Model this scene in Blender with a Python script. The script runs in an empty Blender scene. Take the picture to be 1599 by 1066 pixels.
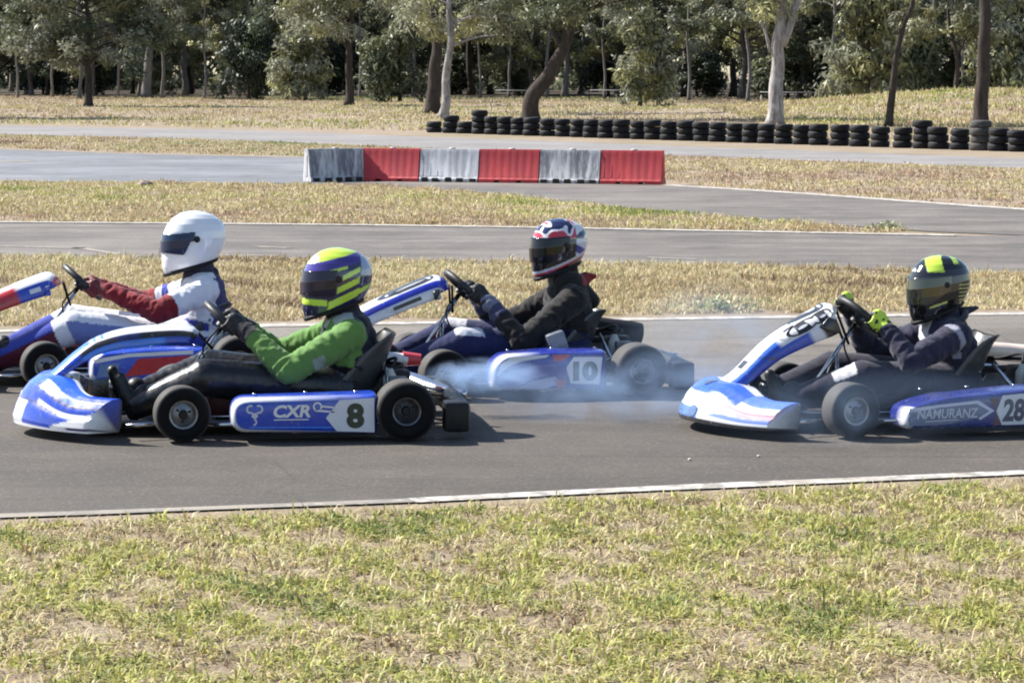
import bpy, bmesh, math, random
import numpy as np
from mathutils import Vector, Matrix, noise as mnoise

random.seed(7)
RNG = np.random.default_rng(11)
S = bpy.context.scene
COL = S.collection
R = math.radians

# ------------------------------------------------------------------ camera
cd = bpy.data.cameras.new('camera')
cam = bpy.data.objects.new('camera', cd); COL.objects.link(cam)
cam.location = (0, 0, 1.75)
cam.rotation_euler = (R(90 - 5.37), 0, 0)
cd.sensor_width = 36.0
cd.lens = 101.31
cd.clip_start = 0.1
cd.clip_end = 3000
S.camera = cam

# ------------------------------------------------------------------ sky + sun
SUN_DIR = Vector((-0.76, 0.36, 0.76)).normalized()
elev = math.asin(SUN_DIR.z)
rot = math.atan2(SUN_DIR.x, SUN_DIR.y)
w = bpy.data.worlds.new('World'); S.world = w; w.use_nodes = True
nt = w.node_tree; nt.nodes.clear()
sky = nt.nodes.new('ShaderNodeTexSky'); sky.sky_type = 'NISHITA'
sky.sun_disc = False; sky.sun_elevation = elev; sky.sun_rotation = rot
sky.air_density = 1.0; sky.dust_density = 0.6; sky.ozone_density = 1.0
bg = nt.nodes.new('ShaderNodeBackground'); bg.inputs['Strength'].default_value = 0.085
wo = nt.nodes.new('ShaderNodeOutputWorld')
nt.links.new(sky.outputs[0], bg.inputs[0]); nt.links.new(bg.outputs[0], wo.inputs[0])
sl = bpy.data.lights.new('sun', 'SUN'); sl.energy = 5.0; sl.angle = R(0.53); sl.color = (1.0, 0.965, 0.91)
sun = bpy.data.objects.new('sun', sl); COL.objects.link(sun)
sun.rotation_euler = SUN_DIR.to_track_quat('Z', 'Y').to_euler()
sun.location = (-20, 5, 30)

S.view_settings.view_transform = 'Standard'; S.view_settings.look = 'None'
S.view_settings.exposure = 1.10; S.view_settings.gamma = 1.0
S.view_settings.use_curve_mapping = False
S.render.engine = 'CYCLES'
try:
    S.cycles.use_denoising = True
    S.cycles.filter_width = 2.0
    S.cycles.max_bounces = 6; S.cycles.diffuse_bounces = 3; S.cycles.glossy_bounces = 3
    S.cycles.transparent_max_bounces = 8; S.cycles.volume_bounces = 1
except Exception:
    pass

# ------------------------------------------------------------------ helpers
def lin(r, g=None, b=None):
    if isinstance(r, str):
        h = r.lstrip('#'); r, g, b = (int(h[i:i+2], 16) for i in (0, 2, 4))
    f = lambda c: ((c/255+0.055)/1.055)**2.4 if c/255 > 0.04045 else c/255/12.92
    return (f(r), f(g), f(b))

class NT:
    """small node helper"""
    def __init__(self, name):
        self.m = bpy.data.materials.new(name); self.m.use_nodes = True
        self.t = self.m.node_tree; self.t.nodes.clear()
        self.out = self.n('ShaderNodeOutputMaterial')
        self.p = self.n('ShaderNodeBsdfPrincipled')
        self.l(self.p.outputs[0], self.out.inputs['Surface'])
    def n(self, k, **kw):
        x = self.t.nodes.new(k)
        for a, v in kw.items(): setattr(x, a, v)
        return x
    def l(self, a, b): self.t.links.new(a, b)
    def coord(self, which='Object', scale=None, rotz=0):
        c = self.n('ShaderNodeTexCoord').outputs[which] if which != 'World' else self.n('ShaderNodeNewGeometry').outputs['Position']
        if scale is None: return c
        mp = self.n('ShaderNodeMapping'); mp.inputs['Scale'].default_value = scale
        mp.inputs['Rotation'].default_value = (0, 0, rotz)
        self.l(c, mp.inputs['Vector']); return mp.outputs[0]
    def noise(self, co, scale, detail=3, rough=0.55, dist=0.0):
        x = self.n('ShaderNodeTexNoise'); x.inputs['Scale'].default_value = scale
        x.inputs['Detail'].default_value = detail; x.inputs['Roughness'].default_value = rough
        x.inputs['Distortion'].default_value = dist
        self.l(co, x.inputs['Vector']); return x.outputs['Fac']
    def ramp(self, fac, stops, interp='LINEAR'):
        x = self.n('ShaderNodeValToRGB'); cr = x.color_ramp; cr.interpolation = interp
        while len(cr.elements) > 1: cr.elements.remove(cr.elements[0])
        for i, (p, c) in enumerate(stops):
            e = cr.elements[0] if i == 0 else cr.elements.new(p)
            e.position = p; e.color = (*c, 1) if len(c) == 3 else c
        self.l(fac, x.inputs[0]); return x.outputs[0]
    def mix(self, fac, a, b, kind='MIX'):
        x = self.n('ShaderNodeMix', data_type='RGBA', blend_type=kind)
        for s, v in ((0, fac), (6, a), (7, b)):
            if isinstance(v, (int, float)): x.inputs[s].default_value = v
            elif isinstance(v, tuple): x.inputs[s].default_value = (*v, 1)
            else: self.l(v, x.inputs[s])
        return x.outputs[2]
    def maprange(self, v, a, b, c=0.0, d=1.0):
        x = self.n('ShaderNodeMapRange'); self.l(v, x.inputs[0])
        for i, k in enumerate((a, b, c, d)): x.inputs[i+1].default_value = k
        return x.outputs[0]
    def bump(self, h, strength=0.3, dist=0.01):
        x = self.n('ShaderNodeBump'); x.inputs['Strength'].default_value = strength
        x.inputs['Distance'].default_value = dist; self.l(h, x.inputs['Height'])
        self.l(x.outputs[0], self.p.inputs['Normal'])
    def set(self, **kw):
        names = dict(color='Base Color', rough='Roughness', metal='Metallic', coat='Coat Weight', spec='Specular IOR Level',
                     coatr='Coat Roughness', sheen='Sheen Weight', trans='Transmission Weight', sss='Subsurface Weight')
        for k, v in kw.items():
            s = self.p.inputs[names[k]]
            if isinstance(v, (int, float)): s.default_value = v
            elif isinstance(v, tuple): s.default_value = (*v, 1)
            else: self.l(v, s)
        return self

MATS = {}
def mat_plain(name, color, rough=0.5, metal=0.0, coat=0.0, var=0.12, scale=18.0, bump=0.0, bscale=60.0, spec=0.5):
    """plain material with slight procedural mottling of its colour and gloss"""
    if name in MATS: return MATS[name]
    m = NT(name); co = m.coord()
    f = m.noise(co, scale, 4)
    c = m.mix(m.maprange(f, 0.3, 0.7), tuple(x*(1-var) for x in color), tuple(min(1, x*(1+var)) for x in color))
    m.set(color=c, metal=metal, coat=coat, spec=spec)
    m.set(rough=m.maprange(m.noise(co, scale*2.3, 3), 0.25, 0.75, max(0.02, rough-0.08), min(1, rough+0.08)))
    if bump: m.bump(m.noise(co, bscale, 3), bump, 0.004)
    MATS[name] = m.m; return m.m

def mat_attr(name, rough=0.4, coat=0.0, dirt=0.15, bump=0.0, bscale=80, spec=0.5, sheen=0.0, trans=False, scuff=False):
    """colour read from the mesh's own colour attribute (painted livery, cloth panels, leaf colour)"""
    if name in MATS: return MATS[name]
    m = NT(name); a = m.n('ShaderNodeVertexColor', layer_name='Col'); co = m.coord()
    d = m.maprange(m.noise(co, 14, 5, 0.65), 0.38, 0.75)
    c = m.mix(m.maprange(d, 0, 1, 0, dirt), a.outputs[0], (0.20, 0.17, 0.14)) if dirt else a.outputs[0]
    if scuff:    # rubber marks and scratches along the panels
        s1 = m.noise(m.coord('Object', (5, 5, 34)), 1.0, 5, 0.7); s2 = m.noise(co, 3.0, 3)
        k = m.n('ShaderNodeMath', operation='MULTIPLY'); m.l(m.maprange(s1, 0.54, 0.66, 0, 0.75), k.inputs[0]); m.l(m.maprange(s2, 0.44, 0.62), k.inputs[1])
        c = m.mix(k.outputs[0], c, (0.05, 0.048, 0.05))
        s3 = m.noise(m.coord('Object', (40, 40, 40)), 1.0, 2, 0.5); c = m.mix(m.maprange(s3, 0.68, 0.74, 0, 0.5), c, (0.45, 0.44, 0.43))
    m.set(color=c, coat=coat, spec=spec, sheen=sheen)
    m.set(rough=m.maprange(m.noise(co, 30, 3), 0.3, 0.7, max(0.03, rough-0.07), min(1, rough+0.1)))
    if bump: m.bump(m.noise(co, bscale, 3), bump, 0.004)
    if trans:
        tl = m.n('ShaderNodeBsdfTranslucent'); m.l(a.outputs[0], tl.inputs[0])
        mx = m.n('ShaderNodeMixShader'); mx.inputs[0].default_value = trans
        m.l(m.p.outputs[0], mx.inputs[1]); m.l(tl.outputs[0], mx.inputs[2]); m.l(mx.outputs[0], m.out.inputs['Surface'])
    MATS[name] = m.m; return m.m

def link(name, me, mat=None, parent=None, loc=None):
    if mat is not None and not me.materials: me.materials.append(mat)
    o = bpy.data.objects.new(name, me); COL.objects.link(o)
    if parent is not None: o.parent = parent
    if loc is not None: o.location = loc
    return o

def tag(o, label=None, cat=None, group=None, kind=None):
    if label: o['label'] = label
    if cat: o['category'] = cat
    if group: o['group'] = group
    if kind: o['kind'] = kind
    return o

def empty(name, loc=(0, 0, 0), rz=0.0, parent=None):
    o = bpy.data.objects.new(name, None); COL.objects.link(o)
    o.location = loc; o.rotation_euler = (0, 0, rz); o.empty_display_size = 0.1
    if parent is not None: o.parent = parent
    return o

def copy_tree(o, parent=None):
    c = o.copy(); COL.objects.link(c); c.parent = parent
    for ch in list(o.children): copy_tree(ch, c)
    return c

def fast_mesh(name, V, quads=None, tris=None, cols=None, smooth=False):
    """mesh from numpy arrays; cols per vertex"""
    me = bpy.data.meshes.new(name)
    V = np.asarray(V, np.float32)
    nq = 0 if quads is None else len(quads); ntri = 0 if tris is None else len(tris)
    idx = []
    if nq: idx.append(np.asarray(quads, np.int32).ravel())
    if ntri: idx.append(np.asarray(tris, np.int32).ravel())
    idx = np.concatenate(idx)
    starts = np.concatenate([np.arange(nq)*4, nq*4+np.arange(ntri)*3]).astype(np.int32)
    me.vertices.add(len(V)); me.vertices.foreach_set('co', V.ravel())
    me.loops.add(len(idx)); me.loops.foreach_set('vertex_index', idx)
    me.polygons.add(nq+ntri); me.polygons.foreach_set('loop_start', starts)
    if smooth: me.polygons.foreach_set('use_smooth', np.ones(nq+ntri, bool))
    me.update(calc_edges=True)
    if cols is not None:
        a = me.color_attributes.new('Col', 'FLOAT_COLOR', 'POINT')
        c4 = np.ones((len(V), 4), np.float32); c4[:, :3] = cols
        a.data.foreach_set('color', c4.ravel())
    me.validate(); return me

class MB:
    """collects shapes of one part"""
    def __init__(self): self.v = []; self.f = []; self.c = []; self.col = None
    def add(self, vs, fs, col=None):
        b = len(self.v); self.v += [tuple(x) for x in vs]; self.f += [tuple(i+b for i in f) for f in fs]
        col = col or self.col or (1, 1, 1)
        self.c += [col]*len(vs) if not isinstance(col, list) else col
        return self
    def box(self, c, s, M=None, bev=0.0):
        bm = bmesh.new(); bmesh.ops.create_cube(bm, size=1)
        for v in bm.verts: v.co = Vector((v.co.x*s[0], v.co.y*s[1], v.co.z*s[2]))
        if bev: bmesh.ops.bevel(bm, geom=bm.edges[:]+bm.verts[:], offset=bev, segments=2, affect='EDGES', profile=0.6)
        M = Matrix.Translation(c) @ (M.to_4x4() if M is not None else Matrix())
        bm.verts.index_update()
        self.add([M @ v.co for v in bm.verts], [[v.index for v in f.verts] for f in bm.faces]); bm.free(); return self
    def tube(self, pts, r, n=10, cap=True, closed=False, flat=None):
        pts = [Vector(p) for p in pts]; m = len(pts)
        rs = r if isinstance(r, (list, tuple)) else [r]*m
        vs = []; fs = []; up = None
        for i, p in enumerate(pts):
            if closed: t = pts[(i+1) % m]-pts[i-1]
            else: t = pts[min(i+1, m-1)]-pts[max(i-1, 0)]
            t.normalize()
            if up is None:
                up = Vector((0, 0, 1)) if abs(t.z) < 0.9 else Vector((1, 0, 0))
            up = (up-t*up.dot(t)).normalized(); s = t.cross(up)
            for k in range(n):
                a = 2*math.pi*k/n
                vs.append(p+up*math.sin(a)*rs[i]*(flat or 1)+s*math.cos(a)*rs[i])
        for i in range(m if closed else m-1):
            j = (i+1) % m
            for k in range(n): fs.append((i*n+k, i*n+(k+1) % n, j*n+(k+1) % n, j*n+k))
        if cap and not closed: fs.append(tuple(range(n-1, -1, -1))); fs.append(tuple((m-1)*n+k for k in range(n)))
        return self.add(vs, fs)
    def lathe(self, prof, n=32, M=None, cap=True):
        """profile (radius, height) turned round local z"""
        M = M or Matrix(); vs = []; fs = []
        for (r, z) in prof:
            for k in range(n):
                a = 2*math.pi*k/n; vs.append(M @ Vector((r*math.cos(a), r*math.sin(a), z)))
        for i in range(len(prof)-1):
            for k in range(n): fs.append((i*n+k, i*n+(k+1) % n, (i+1)*n+(k+1) % n, (i+1)*n+k))
        if cap: fs.append(tuple(range(n-1, -1, -1))); fs.append(tuple((len(prof)-1)*n+k for k in range(n)))
        return self.add(vs, fs)
    def grid(self, fn, nu, nv, cf=None):
        """surface fn(u,v) for u,v in 0..1"""
        vs = []; cs = []
        for i in range(nu+1):
            for j in range(nv+1):
                u, v = i/nu, j/nv; p = fn(u, v); vs.append(p)
                if cf: cs.append(cf(u, v, p))
        fs = [(i*(nv+1)+j, (i+1)*(nv+1)+j, (i+1)*(nv+1)+j+1, i*(nv+1)+j+1) for i in range(nu) for j in range(nv)]
        return self.add(vs, fs, cs if cf else None)
    def capsule(self, a, b, ra, rb, n=14, sy=None):
        a = Vector(a); b = Vector(b); d = b-a
        if d.length < 1e-6: d = Vector((0, 0, 1e-4))
        t = d.normalized(); pts = []; rs = []
        for k in range(0, 5):
            an = R(90*k/5+4); pts.append(a-t*ra*math.cos(an)); rs.append(ra*math.sin(an))
        for k in range(4, -1, -1):
            an = R(90*k/5+4); pts.append(b+t*rb*math.cos(an)); rs.append(rb*math.sin(an))
        b0 = len(self.v); self.tube(pts, rs, n)
        if sy:
            cy = (a.y+b.y)/2
            for i in range(b0, len(self.v)):
                x, y, z = self.v[i]; self.v[i] = (x, cy+(y-cy)*sy, z)
        return self
    def build(self, name, mat, parent=None, smooth=True, colors=False, angle=None, loc=None):
        me = bpy.data.meshes.new(name); me.from_pydata(self.v, [], self.f); me.update()
        if smooth: me.polygons.foreach_set('use_smooth', [True]*len(me.polygons))
        if angle is not None:
            try: me.set_sharp_from_angle(angle=R(angle))
            except Exception: pass
        if colors:
            a = me.color_attributes.new('Col', 'FLOAT_COLOR', 'POINT')
            a.data.foreach_set('color', np.array([(*c, 1) for c in self.c], np.float32).ravel())
        return link(name, me, mat, parent, loc)

def catmull(pts, n):
    P = [Vector(p) for p in pts]; P = [2*P[0]-P[1]]+P+[2*P[-1]-P[-2]]; out = []
    for i in range(1, len(P)-2):
        for k in range(n):
            t = k/n; a, b, c, d = P[i-1], P[i], P[i+1], P[i+2]
            out.append(0.5*((2*b)+(c-a)*t+(2*a-5*b+4*c-d)*t*t+(3*b-a-3*c+d)*t**3))
    out.append(P[-2]); return out

def interp(tab, t):
    """piecewise linear table [(t, value or tuple)]"""
    if t <= tab[0][0]: return tab[0][1]
    for (a, va), (b, vb) in zip(tab, tab[1:]):
        if t <= b:
            k = (t-a)/(b-a)
            if isinstance(va, tuple): return tuple(x+(y-x)*k for x, y in zip(va, vb))
            return va+(vb-va)*k
    return tab[-1][1]

def sstep(a, b, x):
    t = min(1, max(0, (x-a)/(b-a))); return t*t*(3-2*t)

_text_cache = {}
def text_mesh(s, bold=0.0, shear=0.0):
    """2-D triangles of a word set in the built-in font, one unit high, starting at 0"""
    k = (s, bold, shear)
    if k in _text_cache: return _text_cache[k]
    cu = bpy.data.curves.new('lettering', 'FONT'); cu.body = s; cu.size = 1.0; cu.offset = bold; cu.shear = shear
    cu.fill_mode = 'FRONT'; cu.resolution_u = 4
    o = bpy.data.objects.new('lettering_tmp', cu); COL.objects.link(o)
    bpy.context.view_layer.update()
    dg = bpy.context.evaluated_depsgraph_get(); me = o.evaluated_get(dg).to_mesh()
    vs = [(v.co.x, v.co.y) for v in me.vertices]; fs = [tuple(p.vertices) for p in me.polygons]
    o.evaluated_get(dg).to_mesh_clear(); bpy.data.objects.remove(o); bpy.data.curves.remove(cu)
    x0 = min(v[0] for v in vs); x1 = max(v[0] for v in vs); y0 = min(v[1] for v in vs); y1 = max(v[1] for v in vs)
    vs = [((x-x0)/(x1-x0), (y-y0)/(y1-y0)) for x, y in vs]
    _text_cache[k] = (vs, fs); return _text_cache[k]

# smooth random field used for patchy ground cover (sum of sines, numpy)
class Field:
    def __init__(self, seed, wl, n=10):
        g = np.random.default_rng(seed); a = g.uniform(0, 2*np.pi, n); k = 2*np.pi/(wl*g.uniform(0.6, 1.8, n))
        self.kx = np.cos(a)*k; self.ky = np.sin(a)*k; self.ph = g.uniform(0, 2*np.pi, n); self.n = n
    def __call__(self, x, y):
        s = np.zeros_like(x)
        for i in range(self.n): s += np.sin(x*self.kx[i]+y*self.ky[i]+self.ph[i])
        return s/np.sqrt(self.n/2)

# ------------------------------------------------------------------ ground, tracks, lines
def mat_ground():
    m = NT('dry_ground'); co = m.coord('World')
    big = m.noise(co, 0.10, 4, 0.6); mid = m.noise(co, 0.9, 4, 0.6); fine = m.noise(co, 14, 5, 0.7)
    c1 = m.ramp(mid, [(0.30, (0.17, 0.125, 0.09)), (0.48, (0.29, 0.235, 0.175)), (0.62, (0.35, 0.285, 0.225)), (0.8, (0.26, 0.23, 0.14))])
    c2 = m.ramp(big, [(0.35, (0.34, 0.265, 0.215)), (0.5, (0.30, 0.25, 0.18)), (0.65, (0.21, 0.195, 0.11))])
    c = m.mix(0.5, c1, c2)
    c = m.mix(m.maprange(fine, 0.35, 0.7, 0, 0.55), c, (0.16, 0.115, 0.07))
    m.set(color=c, rough=0.95, spec=0.1); m.bump(fine, 0.6, 0.03); return m.m
def mat_asphalt(name, base, tint2, angle, streak=0.5, rubber=False):
    m = NT(name); co = m.coord('World')
    fine = m.noise(co, 55, 4, 0.8); mid = m.noise(co, 2.2, 6, 0.72); big = m.noise(co, 0.35, 3)
    st = m.noise(m.coord('World', (0.30, 1.7, 1), angle), 1.0, 5, 0.7)
    c = m.mix(m.maprange(mid, 0.36, 0.62), base, tint2)
    pt_ = m.noise(co, 0.8, 5, 0.7, 0.8); c = m.mix(m.maprange(pt_, 0.50, 0.60, 0, 0.45), c, tuple(x*0.72 for x in base)); c = m.mix(m.maprange(pt_, 0.42, 0.34, 0, 0.4), c, (0.26, 0.225, 0.185))
    c = m.mix(m.maprange(st, 0.42, 0.62, 0, streak), c, tuple(x*0.55 for x in base))
    c = m.mix(m.maprange(big, 0.45, 0.68, 0, 0.5), c, tuple(x*1.3 for x in tint2))
    if rubber:   # rubbered-in racing line along the near half of the track, scuffs running with the traffic
        sx = m.n('ShaderNodeSeparateXYZ'); m.l(m.coord('World', (1, 1, 1), R(-13)), sx.inputs[0])
        wob = m.n('ShaderNodeMath', operation='MULTIPLY_ADD'); m.l(m.noise(m.coord('World', (0.35, 0.35, 1)), 1.0, 3), wob.inputs[0]); wob.inputs[1].default_value = 2.6; m.l(sx.outputs['Y'], wob.inputs[2])
        band_ = m.maprange(wob.outputs[0], 15.2, 17.6, 1, 0)
        c = m.mix(m.maprange(band_, 0, 1, 0.0, 0.60), c, tuple(x*0.62 for x in base))
        far_ = m.maprange(wob.outputs[0], 17.5, 20.5, 0, 0.55); c = m.mix(far_, c, (0.26, 0.235, 0.20))
        sk = m.noise(m.coord('World', (0.10, 7.0, 1), R(-9)), 1.0, 5, 0.75); c = m.mix(m.maprange(sk, 0.56, 0.66, 0, 0.5), c, tuple(x*0.4 for x in base))
        cr = m.n('ShaderNodeTexVoronoi', feature='DISTANCE_TO_EDGE'); cr.inputs['Scale'].default_value = 0.55; m.l(m.coord('World', (1, 1.3, 1)), cr.inputs['Vector'])
        c = m.mix(m.maprange(cr.outputs['Distance'], 0.0, 0.006, 0.45, 0.0), c, (0.03, 0.028, 0.026))
    v = m.n('ShaderNodeTexVoronoi'); v.inputs['Scale'].default_value = 38; m.l(co, v.inputs['Vector'])
    c = m.mix(m.maprange(v.outputs['Distance'], 0.0, 0.35, 0.35, 0.0), c, tuple(min(1, x*2.1) for x in tint2))
    c = m.mix(m.maprange(fine, 0.40, 0.70, 0, 0.75), c, tuple(x*0.45 for x in base))
    m.set(color=c, rough=m.maprange(mid, 0.3, 0.7, 0.72, 0.9), spec=0.35); m.bump(fine, 0.5, 0.006); return m.m
def mat_line(name, wear=0.45, tint=(0.62, 0.60, 0.56)):
    m = NT(name); co = m.coord('World')
    n = m.noise(co, 9, 6, 0.75); f = m.noise(co, 60, 3, 0.7)
    k = m.maprange(n, wear-0.07, wear+0.1, 1, 0)
    c = m.mix(k, tint, (0.20, 0.185, 0.165)); c = m.mix(m.maprange(m.noise(co, 3.0, 4, 0.7), 0.42, 0.62, 0, 0.75), c, (0.33, 0.29, 0.24)); c = m.mix(m.maprange(f, 0.45, 0.75, 0, 0.6), c, (0.25, 0.22, 0.19))
    m.set(color=c, rough=0.8, spec=0.2); m.bump(f, 0.3, 0.003); return m.m

M_ground = mat_ground()
M_track = mat_asphalt('track_asphalt', (0.102, 0.088, 0.074), (0.180, 0.154, 0.126), R(-12), 0.6, True)
M_track2 = mat_asphalt('old_track_asphalt', (0.130, 0.115, 0.104), (0.215, 0.190, 0.168), R(10), 0.75)
M_track3 = mat_asphalt('back_track_asphalt', (0.145, 0.150, 0.165), (0.24, 0.245, 0.26), R(30), 0.5)
M_road = mat_asphalt('gravel_road', (0.20, 0.19, 0.185), (0.28, 0.255, 0.24), R(40), 0.15)
M_line = mat_line('white_line_paint', 0.47); M_line_worn = mat_line('worn_line_paint', 0.61)

def sheet(name, pts, z, mat, sub=0):
    me = bpy.data.meshes.new(name)
    me.from_pydata([(x, y, z) for x, y in pts], [], [tuple(range(len(pts)))]); me.update()
    if me.polygons[0].normal.z < 0:
        me.flip_normals()
    return tag(link(name, me, mat), kind='structure')

def band(name, pts, width, z, mat):
    """painted strip along a polyline"""
    P = [Vector((p[0], p[1], 0)) for p in pts]; P = catmull(P, 6)
    vs = []
    for i, p in enumerate(P):
        t = (P[min(i+1, len(P)-1)]-P[max(i-1, 0)]).normalized(); s = Vector((-t.y, t.x, 0))
        wob = 1+0.25*mnoise.noise(p*1.7)
        vs += [(p+s*width/2*wob), (p-s*width/2*wob)]
    me = bpy.data.meshes.new(name)
    me.from_pydata([(v.x, v.y, z) for v in vs], [], [(2*i, 2*i+1, 2*i+3, 2*i+2) for i in range(len(P)-1)]); me.update()
    if me.polygons[0].normal.z < 0: me.flip_normals()
    return tag(link(name, me, mat), kind='structure')

sheet('ground', [(-900, -300), (900, -300), (900, 1500), (-900, 1500)], 0.0, M_ground)

NEAR_EDGE = [(-26, 4.4), (-9, 9.2), (-4.5, 10.48), (-2.24, 11.12), (-1.52, 11.3), (-0.41, 11.59), (0.54, 11.91), (2.22, 12.41), (6, 13.6), (14, 16.3), (26, 20)]
FAR_EDGE = [(-26, 14), (-12, 17.3), (-6, 18.8), (-3.46, 19.4), (-1.07, 19.95), (1.09, 20.36), (3.71, 20.8), (8, 21.5), (15, 22.6), (26, 24.3)]
sheet('track', NEAR_EDGE+FAR_EDGE[::-1], 0.004, M_track)
MID_LOW = [(-26, 28.5), (-12, 27.4), (-4.76, 26.77), (-2.36, 26.5), (0.0, 26.14), (2.01, 25.8), (4.39, 24.9), (8, 23.9), (14, 23.3), (26, 24.9)]
MID_TOP = [(-26, 36.2), (-12, 34.3), (-5.93, 33.36), (-1.01, 32.53), (4.7, 30.63), (9, 30.4), (14, 29.5), (26, 31)]
sheet('middle_track', MID_LOW+MID_TOP[::-1], 0.004, M_track2)
MED_TOP = [(-26, 46.5), (-8.08, 45.49), (-5.75, 45.3), (-1.95, 43.97), (-0.27, 41.0), (1.62, 36.28), (3.0, 33.64), (4.6, 31.6)]
R_LINE = [(2.35, 43.97), (4.1, 41.0), (6.45, 36.28), (9.2, 32.0), (14, 28)]
sheet('branch_track', [(-2.6, 44.4), (-1.95, 43.97), (-0.27, 41.0), (1.62, 36.28), (3.0, 33.64), (4.6, 31.2), (9, 28), (14, 28), (9.2, 32), (6.45, 36.28), (4.1, 41), (2.35, 43.97), (1.6, 46.6), (-2.8, 47.6)], 0.008, M_track2)
sheet('back_track', [(-40, 47.5), (-26, 46.5), (-8.08, 45.49), (-5.75, 45.3), (-2.7, 44.5), (-2.7, 47.6), (1.0, 50), (-1.5, 56), (-4.26, 58.25), (-8.11, 60.95), (-11.43, 64.43), (-40, 80)], 0.006, M_track3)
ROAD_T = [(-60, 128), (-30, 104), (-17.77, 93.3), (-16.34, 92.21), (-7.47, 84.35), (-2.19, 76.23), (0.81, 72.0), (3.64, 67.4), (7.04, 62.2), (10.41, 57.2), (20, 46), (40, 30)]
ROAD_B = [(-60, 110), (-30, 88), (-14.81, 79.7), (-13.64, 78.97), (-7.98, 74.06), (-3.48, 67.49), (0.01, 62.89), (3.18, 59.97), (6.11, 55.71), (9.07, 51.9), (18, 41), (36, 24)]
sheet('gravel_road', ROAD_B+ROAD_T[::-1], 0.004, M_road)

band('edge_line', [(x, y+0.04) for x, y in NEAR_EDGE[5:9]], 0.125, 0.0085, M_line)
band('edge_line', [(x, y+0.04) for x, y in NEAR_EDGE[1:6]], 0.10, 0.0085, M_line_worn)
band('edge_line', [(x, y-0.10) for x, y in FAR_EDGE[1:9]], 0.20, 0.0085, M_line)
band('edge_line', [(x, y-0.10) for x, y in MID_TOP[1:5]], 0.22, 0.0125, M_line)
band('edge_line', [(x, y) for x, y in R_LINE], 0.26, 0.0125, M_line)
band('edge_line', [(-14, 66.5), (-11.43, 64.2), (-8.11, 60.75), (-4.26, 58.05)], 0.30, 0.0105, mat_line('yellowed_line_paint', 0.6, (0.62, 0.52, 0.30)))
band('edge_line', [(-14, 56.0), (-10.4, 55.0), (-9.25, 55.7)], 0.5, 0.0105, M_line_worn)
for a, b in (((-5.4, 28.75), (-4.2, 28.35)), ((-4.3, 28.45), (-3.75, 27.45)), ((-2.54, 28.62), (-2.2, 28.41)), ((-0.18, 26.68), (0.23, 26.5)),
             ((1.26, 26.95), (1.72, 26.68)), ((1.96, 26.23), (2.08, 26.14)), ((4.0, 25.05), (4.7, 24.95)), ((-3.0, 27.3), (-2.2, 27.2))):
    m_ = Vector(((a[0]+b[0])/2, (a[1]+b[1])/2))
    band('worn_dash', [a, m_, b], 0.12, 0.0085, M_line_worn)

def mat_litter():
    m = NT('leaf_litter'); co = m.coord('World'); f = m.noise(co, 1.5, 5, 0.7)
    m.set(color=m.ramp(f, [(0.3, (0.04, 0.033, 0.026)), (0.55, (0.09, 0.075, 0.056)), (0.75, (0.18, 0.145, 0.10))]), rough=0.95, spec=0.1); m.bump(f, 0.5, 0.05); return m.m
sheet('forest_floor', [(-120, 205), (-45, 203), (-30, 190), (-15, 183), (0, 168), (8, 158), (16, 146), (30, 142), (120, 150), (160, 420), (-160, 420)], 0.012, mat_litter())

# low grassy mound on the right behind the tyres
def mound_z(x, y):
    return 0.95*math.exp(-((x-20)/9.5)**2-((y-118)/13)**2)+0.55*math.exp(-((x-28)/8)**2-((y-100)/9)**2)
mb = MB(); mb.grid(lambda u, v: (-4+60*u, 86+60*v, mound_z(-4+60*u, 86+60*v)-0.012+0.02*math.sin(9*u)*math.sin(7*v)), 40, 40)
tag(mb.build('mound', M_ground), kind='structure')

# ------------------------------------------------------------------ grass (uncountable: stuff)
def in_poly(px, py, poly):
    inside = np.zeros(len(px), bool); n = len(poly)
    for i in range(n):
        x0, y0 = poly[i]; x1, y1 = poly[(i+1) % n]
        c = ((y0 > py) != (y1 > py)) & (px < (x1-x0)*(py-y0)/((y1-y0) or 1e-9)+x0); inside ^= c
    return inside

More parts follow.
